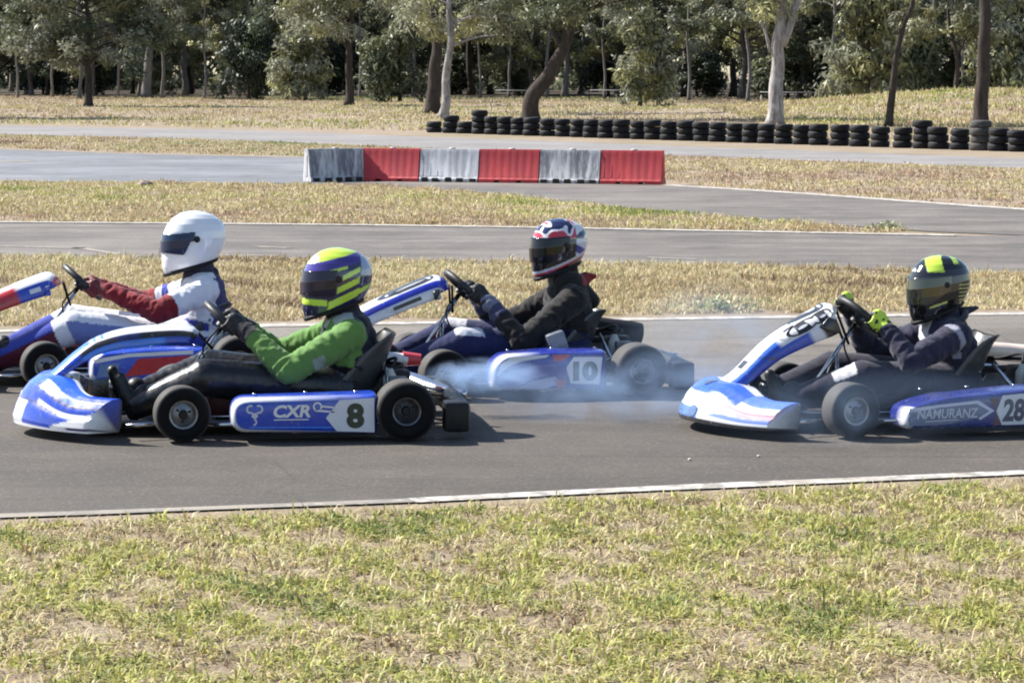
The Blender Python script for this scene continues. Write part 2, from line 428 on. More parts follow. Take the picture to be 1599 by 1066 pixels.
def grass(name, poly, n, h, wd, lean, palette, seed, label, patch=1.2, bare=-0.9, tall=None, zfn=None, tuft=0.0, vary=0.27):
    """n blades inside poly; palette list of (weight, rgb); h (min,max)"""
    g = np.random.default_rng(seed)
    xs = [p[0] for p in poly]; ys = [p[1] for p in poly]
    X = np.empty(0); Y = np.empty(0); f1 = Field(seed, patch); f2 = Field(seed+1, patch*0.3); f3 = Field(seed+2, patch*3)
    while len(X) < n:
        x = g.uniform(min(xs), max(xs), n); y = g.uniform(min(ys), max(ys), n)
        if tuft:
            k = max(1, n//14); cx = np.repeat(x[:k], 14)[:n]; cy = np.repeat(y[:k], 14)[:n]
            pick = g.random(len(cx)) < 0.75
            x = np.where(pick, cx+g.normal(0, tuft, len(cx)), x[:len(cx)]); y = np.where(pick, cy+g.normal(0, tuft, len(cx)), y[:len(cx)])
        dens = f1(x, y)*0.6+f2(x, y)*0.5
        ok = in_poly(x, y, poly) & (dens > bare+g.normal(0, 0.5, len(x)))
        X = np.concatenate([X, x[ok]]); Y = np.concatenate([Y, y[ok]])
    X = X[:n]; Y = Y[:n]
    pv = f1(X, Y)*0.55+f3(X, Y)*0.5+g.normal(0, 0.55, n)
    order = np.clip((pv+2.0)/4.0, 0, 0.999)
    wts = np.cumsum([p[0] for p in palette]); wts = wts/wts[-1]
    ci = np.searchsorted(wts, order)
    C = np.array([p[1] for p in palette])[ci]*g.uniform(1-vary, 1+vary*0.92, (n, 1))*g.uniform(0.93, 1.07, (n, 3))
    H = g.uniform(h[0], h[1], n)*(1+0.35*np.clip(f2(X, Y), -1, 1.5))
    if tall: H = np.where(g.random(n) < tall[0], H*tall[1], H)
    az = g.uniform(0, 2*np.pi, n); L = np.clip(g.normal(lean[0], lean[1], n), 0.05, 1.6)
    dx, dy = np.cos(az), np.sin(az); tw = az+np.pi/2+g.normal(0, 0.6, n); wx, wy = np.cos(tw), np.sin(tw)
    W = wd*g.uniform(0.6, 1.3, n)
    Z = np.zeros(n) if zfn is None else zfn(X, Y)
    V = np.zeros((n, 5, 3))
    up1 = H*np.clip(0.62-0.25*L, 0.12, 1); up2 = H*np.clip(1-0.62*L, 0.10, 1)
    for i, s in ((0, -1), (1, 1)):
        V[:, i, 0] = X+wx*W*0.5*s; V[:, i, 1] = Y+wy*W*0.5*s; V[:, i, 2] = Z-0.004
        V[:, 2+i, 0] = X+dx*L*H*0.35+wx*W*0.42*s; V[:, 2+i, 1] = Y+dy*L*H*0.35+wy*W*0.42*s; V[:, 2+i, 2] = Z+up1
    V[:, 4, 0] = X+dx*L*H; V[:, 4, 1] = Y+dy*L*H; V[:, 4, 2] = Z+up2
    b = np.arange(n)[:, None]*5
    q = b+np.array([[0, 1, 3, 2]]); t = b+np.array([[2, 3, 4]])
    me = fast_mesh(name, V.reshape(-1, 3), q, t, np.repeat(C, 5, axis=0))
    return tag(link(name, me, mat_attr('grass_blade', 0.6, 0, 0, spec=0.25, trans=0.25)), label, 'grass', kind='stuff')

STRAW = (0.46, 0.375, 0.205); PALE = (0.57, 0.49, 0.30); GREEN = (0.20, 0.235, 0.070); LIME = (0.42, 0.41, 0.12); BROWN = (0.22, 0.15, 0.095); PINK = (0.40, 0.29, 0.20)
near_poly = [(-2.6, 7.2), (2.7, 7.2), (3.0, 12.46), (2.22, 12.18), (0.54, 11.69), (-0.41, 11.36), (-1.52, 11.09), (-2.24, 10.93), (-3.0, 10.72)]
grass('near_grass', near_poly, 115000, (0.012, 0.062), 0.0075, (1.1, 0.4),
      [(0.14, BROWN), (0.18, STRAW), (0.13, PALE), (0.35, LIME), (0.20, GREEN)], 21, 'patchy dry and yellow green grass in the foreground below the near track edge', 0.36, -0.1, (0.01, 1.4), tuft=0.04)
grass('near_litter', [(x, y+(0.10 if y > 9 else 0)) for x, y in near_poly], 38000, (0.02, 0.07), 0.005, (1.35, 0.2),
      [(0.30, BROWN), (0.40, STRAW), (0.30, PALE)], 22, 'flattened dead straw lying between the foreground grass', 0.25, -2.2)
mid_poly = [(-4.9, 19.45), (-3.46, 19.75), (-1.07, 20.25), (1.09, 20.66), (3.71, 21.1), (5.4, 21.45), (5.6, 24.4), (4.39, 24.9), (2.01, 25.9), (0, 26.35), (-2.36, 26.9), (-5.5, 27.3), (-6, 20)]
grass('verge_grass', mid_poly, 130000, (0.02, 0.075), 0.009, (0.8, 0.35),
      [(0.20, BROWN), (0.40, STRAW), (0.30, PALE), (0.07, LIME), (0.03, GREEN)], 23, 'tall dry grass strip between the near and the middle track', 1.1, -0.9, (0.02, 1.7), tuft=0.05)
med_poly = [(-9, 34.3), (-5.93, 33.6), (-1.01, 32.75), (3.9, 31.15), (4.4, 31.5), (3.0, 33.64), (1.62, 36.28), (-0.27, 41.0), (-1.95, 43.8), (-5.75, 45.2), (-10, 45.4)]
grass('median_grass', med_poly, 80000, (0.03, 0.09), 0.014, (0.9, 0.35),
      [(0.22, PINK), (0.36, STRAW), (0.15, PALE), (0.18, LIME), (0.09, GREEN)], 24, 'dry yellow grass island between the middle and the back track', 2.2, -1.1, tuft=0.08)
right_poly = [(2.6, 44.6), (4.25, 41.3), (6.6, 36.6), (9.4, 32.4), (16, 34), (18, 40), (9.07, 51.5), (6.11, 55.4), (3.18, 59.5), (0.2, 62.4), (-2.6, 60.0), (-0.5, 55), (2.2, 48)]
grass('dry_grass', right_poly, 60000, (0.03, 0.085), 0.018, (0.9, 0.3),
      [(0.40, PINK), (0.38, STRAW), (0.18, PALE), (0.04, LIME)], 25, 'short parched grass to the right of the plastic barrier', 2.5, -0.9, tuft=0.1)
left_poly = [(-16, 68.5), (-11.43, 65), (-8.11, 61.6), (-4.26, 58.9), (-2.0, 57.5), (0.0, 62.5), (-3.48, 67.2), (-7.98, 73.5), (-13.64, 78.3), (-18, 80)]
grass('roadside_grass', left_poly, 24000, (0.03, 0.08), 0.02, (0.7, 0.3),
      [(0.25, BROWN), (0.40, STRAW), (0.15, PALE), (0.20, GREEN)], 26, 'thin brown grass between the back track and the gravel road', 2.5, -0.9, tuft=0.1)
far_poly = [(-34, 106), (-17.77, 95), (-7.47, 87), (-2.3, 82.6), (-0.5, 80.1), (3.24, 74.5), (7.22, 68.6), (11.3, 62.6), (14, 60), (24, 86), (36, 150), (30, 178), (-46, 205)]
def far_z(X, Y): return np.array([mound_z(x, y) if x > -6 else 0 for x, y in zip(X, Y)])
grass('field_grass', far_poly, 90000, (0.05, 0.16), 0.04, (0.6, 0.3),
      [(0.36, PINK), (0.30, STRAW), (0.06, PALE), (0.16, LIME), (0.12, GREEN)], 27, 'wide dry field between the gravel road and the woodland', 9, -0.8, zfn=far_z, tuft=0.35, vary=0.14)
grass('mound_grass', [(8.5, 94), (14, 88), (24, 88), (34, 100), (36, 130), (16, 140), (8, 120)], 40000, (0.06, 0.20), 0.04, (0.6, 0.3),
      [(0.15, PINK), (0.35, STRAW), (0.10, PALE), (0.22, LIME), (0.18, GREEN)], 28, 'yellow green grass covering the low mound behind the tyre row', 5, -1.2, zfn=far_z, tuft=0.3, vary=0.16)

# ------------------------------------------------------------------ trees
def mat_bark(name, c1, c2, scale=(6, 6, 1.2), rough=0.9):
    m = NT(name); co = m.coord('Object', scale)
    f = m.noise(co, 2.2, 5, 0.65, 0.6); g = m.noise(m.coord(), 0.9, 3)
    c = m.ramp(f, [(0.3, c1), (0.7, c2)]); c = m.mix(m.maprange(g, 0.45, 0.7, 0, 0.5), c, c1)
    m.set(color=c, rough=rough, spec=0.15); m.bump(f, 0.8, 0.05); return m.m
M_bark_dark = mat_bark('dark_bark', (0.035, 0.028, 0.024), (0.085, 0.07, 0.06))
M_bark_grey = mat_bark('grey_bark', (0.12, 0.105, 0.095), (0.26, 0.235, 0.215))
M_bark_white = mat_bark('white_gum_bark', (0.12, 0.105, 0.098), (0.50, 0.47, 0.45), (3.2, 3.2, 1.1), 0.75)
M_leaf = mat_attr('leaf', 0.5, 0, 0, spec=0.35, trans=0.30)

OLIVE = (0.145, 0.15, 0.075); GREY_G = (0.23, 0.235, 0.165); DARK_G = (0.028, 0.036, 0.024); YEL_G = (0.31, 0.305, 0.14); MID_G = (0.085, 0.10, 0.055)

def leaf_arrays(g, centres, radii, per, ll, lw, cols, droop=0.6):
    """leaf quads (pointed) filled into ellipsoid clumps"""
    nC = len(centres); n = nC*per
    c = np.repeat(centres, per, axis=0); r = np.repeat(radii, per, axis=0)
    d = g.normal(0, 1, (n, 3)); d /= np.linalg.norm(d, axis=1)[:, None]
    rad = g.uniform(0.25, 1.0, n)**0.5
    P = c+d*r*rad[:, None]
    nr = d*1.0+g.normal(0, 0.42, (n, 3)); nr[:, 2] += 0.2; nr /= np.linalg.norm(nr, axis=1)[:, None]
    ax = g.normal(0, 1, (n, 3)); ax[:, 2] -= droop*1.3; ax -= nr*np.sum(ax*nr, axis=1)[:, None]; ax /= np.linalg.norm(ax, axis=1)[:, None]
    sd = np.cross(ax, nr); sd /= np.linalg.norm(sd, axis=1)[:, None]
    L = ll*g.uniform(0.6, 1.4, n)[:, None]; W = lw*g.uniform(0.7, 1.3, n)[:, None]
    V = np.stack([P, P+ax*L*0.45+sd*W*0.5, P+ax*L, P+ax*L*0.45-sd*W*0.5], axis=1)
    pal = np.array(cols); ci = g.integers(0, len(pal), nC)
    C = np.repeat(pal[ci]*g.uniform(0.6, 1.5, (nC, 1)), per, axis=0)*g.uniform(0.7, 1.3, (n, 1))
    return V, C

def leaf_mesh(name, V, C):
    n = len(V); return fast_mesh(name, V.reshape(-1, 3), np.arange(n*4).reshape(n, 4), None, np.repeat(C, 4, axis=0))

def grow(seed, spine, r0, r1, z_from, n_br, reach, rise, clump, per, ll, lw, cols, droop=0.6, extra=(), low=0.0, sub=3):
    """trunk tube along spine, limbs leaving it above z_from, leaf clumps on the limbs; returns trunk MB, V, C"""
    g = np.random.default_rng(seed); rr = random.Random(seed)
    sp = catmull(spine, 6); mb = MB(); m = len(sp)
    rad = [r0+(r1-r0)*(i/(m-1))**0.85 for i in range(m)]
    rad[0] *= 1.35; rad[1] *= 1.12
    sp2 = [p+Vector((mnoise.noise(p*0.9+Vector((seed, 0, 0))), mnoise.noise(p*0.9+Vector((0, seed, 5))), 0))*r0*0.5*(0 if i == 0 else 1) for i, p in enumerate(sp)]
    mb.tube(sp2, rad, 10)
    cen = []; crad = []
    top = sp2[-1].z
    limbs = []
    for k in range(n_br):
        f = rr.uniform(0, 1); z = z_from+(top-z_from)*f
        i = min(range(m), key=lambda q: abs(sp2[q].z-z)); a = rr.uniform(0, 2*math.pi)
        ln = reach*(1.05-0.55*f)*rr.uniform(0.7, 1.2)
        p0 = sp2[i]; p1 = p0+Vector((math.cos(a)*ln*0.45, math.sin(a)*ln*0.45, ln*rise*0.55)); p2 = p0+Vector((math.cos(a)*ln, math.sin(a)*ln, ln*rise*rr.uniform(0.4, 1.1)-low*rr.random()))
        limbs.append((p0, p1, p2, rad[i]*0.45))
    for e in extra: limbs.append((Vector(e[0]), Vector(e[1]), Vector(e[2]), e[3]))
    for p0, p1, p2, r in limbs:
        path = catmull([p0, p1, p2], 4); mb.tube(path, [max(0.015, r*(1-0.75*i/(len(path)-1))) for i in range(len(path))], 7)
        for s in range(sub):
            q = path[rr.randint(len(path)//2, len(path)-1)]
            e = q+Vector((rr.gauss(0, 0.55), rr.gauss(0, 0.55), rr.gauss(0.15, 0.45)))*clump*1.1
            mb.tube([q, (q+e)/2+Vector((0, 0, 0.1)), e], [max(0.012, r*0.3), max(0.01, r*0.2), 0.008], 5)
            cen.append(e); crad.append((clump*rr.uniform(0.7, 1.25), clump*rr.uniform(0.7, 1.25), clump*rr.uniform(0.45, 0.8)))
        cen.append(p2); crad.append((clump, clump, clump*0.65))
    V, C = leaf_arrays(g, np.array([tuple(c) for c in cen]), np.array(crad), per, ll, lw, cols, droop)
    return mb, V, C

def tree(name, label, loc, bark, seed, spine, r0, r1, z_from, n_br, reach, rise, clump, per, ll, lw, cols, group='trees of the woodland', rz=0.0, **kw):
    mb, V, C = grow(seed, spine, r0, r1, z_from, n_br, reach, rise, clump, per, ll, lw, cols, **kw)
    t = empty(name, (loc[0], loc[1], mound_z(*loc) if loc[0] > -4 and 86 < loc[1] < 146 else 0), rz)
    tag(t, label, 'tree', group)
    mb.build('trunk', bark, t); link('crown', leaf_mesh('crown', V, C), M_leaf, t)
    return t

# feature trees standing free at the edge of the field
tree('gum_tree', 'pale grey gum tree forking into two limbs behind the tyre row, right of centre', (8.39, 92.2), M_bark_white, 31,
     [(0, 0, 0), (0.02, 0, 1.3), (0.10, 0, 2.4), (0.18, 0, 3.2), (0.10, 0.1, 5.0), (0.0, 0.2, 8.5), (0.3, 0.2, 12)], 0.27, 0.09, 5.2, 12, 2.6, 0.55, 0.75, 120, 0.24, 0.07, [OLIVE, GREY_G, YEL_G],
     extra=[((0.16, 0, 2.55), (0.62, 0.05, 3.7), (1.3, 0.1, 6.4), 0.21), ((-0.18, 0, 2.3), (-0.35, 0, 3.3), (-0.25, 0.1, 5.0), 0.05), ((-0.2, 0, 2.6), (-0.55, 0, 3.5), (-0.9, 0, 4.4), 0.045)])
tree('gum_tree', 'slim bright white gum trunk at the left end of the tyre row', (-2.49, 104.4), M_bark_white, 32,
     [(0, 0, 0), (0.12, 0, 1.2), (0.22, 0, 2.3), (0.28, 0, 3.4), (0.2, 0.1, 6), (0.4, 0.1, 10)], 0.19, 0.06, 2.6, 16, 2.3, 0.25, 0.62, 110, 0.24, 0.075, [YEL_G, GREY_G, OLIVE], low=0.6)
tree('woodland_tree', 'thick dark trunk just behind the slim white gum', (-3.15, 116.7), M_bark_dark, 33,
     [(0, 0, 0), (0.03, 0, 1.5), (0.1, 0, 3), (0.0, 0, 6), (0.3, 0, 11)], 0.34, 0.1, 2.8, 15, 2.8, 0.35, 0.75, 120, 0.27, 0.085, [OLIVE, YEL_G, GREY_G], low=0.4)
tree('woodland_tree', 'heavy dark tree leaning to the right behind the middle of the tyre row', (0.64, 101.7), M_bark_dark, 34,
     [(0, 0, 0), (0.10, 0, 0.8), (0.55, 0, 1.55), (0.98, 0, 2.2), (1.45, 0, 3.2), (1.95, 0.1, 4.4), (2.5, 0.3, 6.4), (2.6, 0.4, 9.5)], 0.33, 0.1, 2.9, 20, 3.0, 0.35, 0.72, 130, 0.25, 0.08, [OLIVE, MID_G, GREY_G],
     extra=[((1.1, 0, 2.5), (0.6, 0.2, 3.5), (-0.3, 0.4, 4.6), 0.14), ((1.6, 0, 3.6), (2.4, 0, 4.0), (3.3, 0, 4.2), 0.12)], low=0.5)
tree('woodland_tree', 'thin dark curving trunk right of the forked gum', (11.75, 90.1), M_bark_dark, 35,
     [(0, 0, 0), (0.08, 0, 0.7), (0.16, 0, 1.5), (0.22, 0, 2.2), (0.42, 0, 3.1), (0.72, 0, 3.9), (0.9, 0, 5.5), (0.7, 0, 9)], 0.135, 0.05, 5.4, 9, 2.0, 0.6, 0.65, 110, 0.24, 0.075, [OLIVE, GREY_G])
tree('woodland_tree', 'straight thick dark trunk at the right end of the tyre row', (13.84, 85.3), M_bark_dark, 36,
     [(0, 0, 0), (0.02, 0, 1.5), (0.08, 0, 3), (0.12, 0, 4.5), (0.0, 0, 7), (0.2, 0, 11)], 0.235, 0.1, 5.2, 12, 2.6, 0.5, 0.7, 120, 0.24, 0.075, [OLIVE, MID_G])
tree('woodland_tree', 'spreading dark tree with a short trunk standing alone in the field at far left', (-20.76, 141.7), M_bark_dark, 37,
     [(0, 0, 0), (0.02, 0, 1.2), (-0.05, 0, 2.2), (0.1, 0, 3.6), (0.0, 0, 5.4), (0.2, 0, 7.5)], 0.21, 0.07, 1.9, 30, 3.8, 0.30, 0.80, 150, 0.28, 0.10, [MID_G, OLIVE, GREY_G], low=0.5,
     extra=[((0, 0, 2.0), (-1.5, -0.2, 2.9), (-3.6, -0.4, 3.0), 0.1), ((0, 0, 2.1), (1.4, 0, 3.0), (3.4, -0.3, 3.2), 0.1)])
tree('woodland_tree', 'dark forked trunk standing alone at the wood edge left of centre', (-8.13, 144.3), M_bark_dark, 38,
     [(0, 0, 0), (0.05, 0, 1.4), (0.0, 0, 2.7), (0.12, 0, 3.6), (0.2, 0, 6.0), (0.1, 0, 10)], 0.24, 0.07, 3.0, 20, 3.2, 0.4, 0.75, 130, 0.28, 0.09, [GREY_G, OLIVE, YEL_G],
     extra=[((0.02, 0, 2.7), (-0.4, 0, 3.5), (-0.9, 0, 5.2), 0.11)], low=0.5)
tree('woodland_tree', 'tall grey trunk at the wood edge right of the lone spreading tree', (-23.0, 182.0), M_bark_grey, 39,
     [(0, 0, 0), (0.1, 0, 2), (0.35, 0, 4.5), (0.6, 0, 8), (0.4, 0, 13)], 0.33, 0.12, 5.0, 14, 3.2, 0.4, 0.85, 110, 0.33, 0.11, [GREY_G, OLIVE], low=0.4)
tree('woodland_tree', 'small twisted tree with a thin forked trunk between the curving and the straight dark trunks', (19.58, 127.5), M_bark_dark, 40,
     [(0, 0, 0), (0.05, 0, 1.0), (0.0, 0, 1.9), (-0.25, 0, 2.8), (-0.4, 0, 4.2), (-0.2, 0, 6)], 0.13, 0.05, 2.2, 16, 2.2, 0.4, 0.6, 120, 0.27, 0.09, [YEL_G, GREY_G, OLIVE],
     extra=[((0, 0, 1.8), (0.35, 0, 2.5), (0.7, 0, 3.6), 0.06)], low=0.3)

tree('woodland_tree', 'tall tree outside the left edge whose shadow falls on the field', (-25.0, 109.0), M_bark_dark, 41,
     [(0, 0, 0), (0.1, 0, 2.0), (0.0, 0, 5.0), (0.2, 0, 10)], 0.25, 0.07, 2.6, 24, 3.2, 0.3, 0.8, 120, 0.32, 0.12, [OLIVE, MID_G])
# woodland: shared crown shapes, each tree an object of its own
protos = []
specs = [  # seed, bark, height, r0, z_from, n_br, reach, cols, low
    (51, M_bark_dark, 11.5, 0.20, 2.6, 34, 3.0, [OLIVE, GREY_G, YEL_G, DARK_G], 0.5),
    (52, M_bark_grey, 12.5, 0.20, 3.2, 34, 2.8, [GREY_G, OLIVE, MID_G], 0.4),
    (53, M_bark_dark, 10.5, 0.18, 1.4, 32, 2.7, [MID_G, OLIVE, DARK_G], 0.6),
    (54, M_bark_grey, 11.0, 0.20, 1.8, 30, 2.9, [YEL_G, OLIVE, GREY_G], 0.7),
    (55, M_bark_dark, 9.5, 0.16, 1.0, 32, 2.3, [DARK_G, MID_G, OLIVE], 0.4),
    (56, M_bark_grey, 10.0, 0.11, 4.6, 12, 1.5, [GREY_G, OLIVE], 0.2)]
for sd, bark, H, r0, zf, nb, rc, cols, low in specs:
    mb, V, C = grow(sd, [(0, 0, 0), (0.1, 0.05, H*0.2), (-0.1, 0.1, H*0.45), (0.15, 0, H*0.75), (0, 0, H)], r0, 0.05, zf, nb+8, rc, 0.3, 0.56, 120, 0.25, 0.10, cols, low=low)
    t = empty('woodland_tree'); k = mb.build('trunk', bark, t); c = link('crown', leaf_mesh('crown', V, C), M_leaf, t); protos.append(t)
shrubs = []
for sd, cols, sz in ((61, [DARK_G, MID_G], 1.0), (62, [GREY_G, OLIVE, YEL_G], 0.9), (63, [MID_G, OLIVE], 1.1)):
    mb, V, C = grow(sd, [(0, 0, 0), (0.05, 0, 0.8), (0, 0.05, 1.8), (0.05, 0, 3.0)], 0.09, 0.03, 0.35, 22, 1.25*sz, 0.25, 0.55, 70, 0.27, 0.10, cols, low=0.25)
    t = empty('shrub'); mb.build('stem', M_bark_dark, t); link('foliage', leaf_mesh('foliage', V, C), M_leaf, t); shrubs.append(t)

ORD = ['first', 'second', 'third', 'fourth', 'fifth', 'sixth', 'seventh', 'eighth', 'ninth', 'tenth', 'eleventh', 'twelfth', 'thirteenth', 'fourteenth', 'fifteenth', 'sixteenth',
       'seventeenth', 'eighteenth', 'nineteenth', 'twentieth', 'twenty-first', 'twenty-second', 'twenty-third', 'twenty-fourth', 'twenty-fifth', 'twenty-sixth', 'twenty-seventh',
       'twenty-eighth', 'twenty-ninth', 'thirtieth', 'thirty-first', 'thirty-second', 'thirty-third', 'thirty-fourth', 'thirty-fifth', 'thirty-sixth', 'thirty-seventh', 'thirty-eighth']
rr = random.Random(5)
used = set()
LOOK = ['olive crowned', 'tall grey trunked', 'deep green', 'yellowish crowned', 'dark bushy', 'slender grey']
def place_tree(k, x, y, s, label, rz):
    o = protos[k] if k not in used else copy_tree(protos[k]); used.add(k)
    o.location = (x, y, mound_z(x, y) if x > -4 and 86 < y < 146 else 0); o.scale = (s, s, s); o.rotation_euler = (0, 0, rz)
    tag(o, label, 'tree', 'trees of the woodland')
rows = [('front row of the woodland', 196, 24, 39, 12), ('middle row of the woodland', 212, 28, 46, 12), ('back row of the woodland', 232, 28, 54, 12)]
for rn, depth, n, half, jit in rows:
    for i in range(n):
        x = -half+2*half*(i+0.5)/n+rr.uniform(-1.4, 1.4)
        y = depth+rr.uniform(-jit/2, jit/2)-(28 if x > 8 and depth < 230 else 0)*sstep(6, 22, x)
        k = rr.randrange(5)
        place_tree(k, x, y, rr.uniform(0.8, 1.3), f'{LOOK[k]} tree, {ORD[i]} from the left in the {rn}', rr.uniform(0, 6.28))
for i in range(26):
    x = -36+66*(i+0.5)/26+rr.uniform(-1.1, 1.1); y = 186+rr.uniform(-8, 6)-34*sstep(0, 22, x)
    place_tree(5, x, y, rr.uniform(0.8, 1.15), f'slender grey trunked sapling, {ORD[i]} from the left along the wood edge', rr.uniform(0, 6.28))
us = set()
def place_shrub(k, x, y, s, label):
    o = shrubs[k] if k not in us else copy_tree(shrubs[k]); us.add(k)
    o.location = (x, y, mound_z(x, y) if x > -4 and 86 < y < 146 else 0); o.scale = s; o.rotation_euler = (0, 0, rr.uniform(0, 6.28)); tag(o, label, 'shrub', 'undergrowth shrubs')
place_shrub(0, -15.65, 172, (1.55, 1.2, 1.55), 'big dense black green shrub at the wood edge left of centre')
place_shrub(1, -12.0, 168, (1.35, 1.2, 1.35), 'broad grey green shrub right of the big dark shrub')
place_shrub(2, -6.2, 160, (1.2, 1.2, 1.5), 'upright green shrub behind the lone forked trunk')
place_shrub(1, 6.2, 140, (1.1, 1.1, 1.3), 'pale green shrub left of the forked gum')
place_shrub(1, 16.2, 132, (1.3, 1.2, 1.6), 'light green leafy shrub right of the curving dark trunk')
place_shrub(2, 18.4, 140, (1.4, 1.2, 1.8), 'tall mid green shrub behind the mound')
place_shrub(1, 23.5, 140, (1.2, 1.2, 1.5), 'grey green shrub at the right edge of the wood')
SL = ['dark', 'grey green', 'mid green']
for i in range(16):
    x = -40+78*(i+0.5)/16+rr.uniform(-1, 1); k = rr.choice([0, 0, 2, 1]); s = rr.uniform(0.6, 1.15)
    place_shrub(k, x, 200+rr.uniform(-8, 6)-30*sstep(6, 22, x), (s*1.2, s*1.2, s), f'{SL[k]} undergrowth shrub, {ORD[i]} from the left along the wood edge')

# the distant wood behind, one mass
g = np.random.default_rng(70)
cen = np.stack([g.uniform(-75, 75, 760), g.uniform(248, 292, 760), 16*g.uniform(0, 1, 760)**1.3], axis=1)
V, C = leaf_arrays(g, cen, np.tile([[2.4, 2.0, 1.6]], (760, 1)), 90, 0.8, 0.42, [DARK_G, MID_G, OLIVE, GREY_G])  # paler grey greens mixed in, haze put into the leaf colour
tag(link('distant_wood', leaf_mesh('distant_wood', V, C), M_leaf), 'dark mass of distant wood behind the nearer trees', 'wood', kind='stuff')

# pale fence rail glimpsed between the trunks
for i, (x0, x1, y) in enumerate(((-1.0, 1.3, 165), (4.4, 8.5, 165), (12.8, 16.8, 150))):
    mb = MB(); mb.tube([(x0, y, 0.62), (x1, y, 0.60)], 0.03, 6)
    t = empty('fence', ((x0+x1)/2, y, 0)); o = mb.build('rail', mat_plain('pale_rail', (0.30, 0.30, 0.29), 0.7), t); o.location = (-(x0+x1)/2, -y, 0)
    for q in (x0, (x0+x1)/2, x1):
        pb = MB(); pb.box((q, y, 0.33), (0.05, 0.05, 0.68)); p = pb.build('post', mat_plain('dark_post', (0.06, 0.055, 0.05), 0.8), t, smooth=False); p.location = (-(x0+x1)/2, -y, 0)
    tag(t, ['pale fence rail seen left of the leaning tree', 'pale fence rail seen left of the forked gum', 'pale fence rail seen right of the forked gum'][i], 'fence', 'fence rails in the wood')

# ------------------------------------------------------------------ plastic barrier blocks
def mat_barrier(name, base, stain, amt):
    m = NT(name); co = m.coord('Object', (7, 7, 0.9)); f = m.noise(co, 1.6, 4, 0.6)
    g2 = m.noise(m.coord(), 5, 4, 0.6)
    c = m.mix(m.maprange(f, 0.42, 0.6, 0, amt), base, stain); c = m.mix(m.maprange(g2, 0.5, 0.8, 0, 0.4), c, tuple(x*0.6 for x in base))
    m.set(color=c, rough=0.55); m.bump(g2, 0.2, 0.01); return m.m
M_bar_w = mat_barrier('dirty_white_plastic', (0.50, 0.50, 0.51), (0.13, 0.13, 0.145), 0.95)
M_bar_w2 = mat_barrier('cleaner_white_plastic', (0.60, 0.60, 0.62), (0.26, 0.26, 0.28), 0.7)
M_bar_r = mat_barrier('red_plastic', (0.50, 0.035, 0.04), (0.30, 0.02, 0.03), 0.6)
M_soil = mat_plain('black_soil', (0.03, 0.028, 0.026), 0.95)
def barrier_block(loc, rz, mat, label, dirt):
    t = empty('barrier_block', loc, rz); tag(t, label, 'barrier', 'plastic barrier blocks')
    L = 0.965
    prof = [(-0.165, 0.0), (-0.165, 0.05), (-0.13, 0.09), (-0.075, 0.46), (-0.055, 0.515), (0.055, 0.515), (0.075, 0.46), (0.13, 0.09), (0.165, 0.05), (0.165, 0.0)]
    mb = MB(); n = 40
    def P(i, x):
        y, z = prof[i]
        rib = 0.0035*max(0, math.sin(x/L*2*math.pi*8))**0.6 if 0.09 < z+0.03 and z < 0.5 else 0
        return (x, y*(1-rib/0.12) if abs(y) > 0.06 else y, z)
    vs = []; fs = []; m = len(prof)
    for k in range(n+1):
        x = -L/2+L*k/n
        foot = 0.035 if 0.28 < abs(x)/L*2 < 0.48 else 0.0
        for i in range(m):
            p = P(i, x); vs.append((p[0], p[1], max(p[2], foot)))
    for k in range(n):
        for i in range(m): j = (i+1) % m; fs.append((k*m+i, (k+1)*m+i, (k+1)*m+j, k*m+j))
    fs.append(tuple(range(m))); fs.append(tuple(n*m+i for i in range(m-1, -1, -1)))
    mb.add(vs, fs); mb.build('body', mat, t, angle=35)
    fb = MB(); fb.lathe([(0.05, 0), (0.05, 0.018), (0.03, 0.024)], 14, Matrix.Translation((0.02, 0, 0.514))); fb.build('filler_cap', mat_plain('cap_plastic', (0.5, 0.48, 0.46), 0.6), t)
    for sx in (-1, 1):
        eb = MB(); eb.box((sx*(L/2+0.004), 0, 0.25), (0.012, 0.06, 0.34), bev=0.004); eb.build('end_lug', mat, t)
    if dirt:
        for q in range(5):
            db = MB(); x = -0.38+0.19*q+random.uniform(-0.03, 0.03); db.box((x, -0.172, 0.035), (0.11, 0.012, 0.05+0.03*random.random()), bev=0.005)
            db.build('mud_splash', M_soil, t)
p0 = Vector((-3.30, 46.05)); p1 = Vector((2.33, 44.25)); d = (p1-p0); az = math.atan2(d.y, d.x)
for i in range(6):
    c = p0+d*((i+0.5)/6)
    lab = ['leftmost weathered white barrier block with dark streaks', 'red barrier block second from the left', 'light grey white barrier block third from the left', 'red barrier block fourth from the left, middle red one',
           'mottled dirty white barrier block fifth from the left', 'red barrier block at the right end of the row'][i]
    barrier_block((c.x if i else -2.80, c.y if i else 45.52, 0.010), az+(R(46) if i == 0 else random.uniform(-0.01, 0.01)), [M_bar_w, M_bar_r, M_bar_w2, M_bar_r, M_bar_w, M_bar_r][i], lab, i in (0, 2, 4))

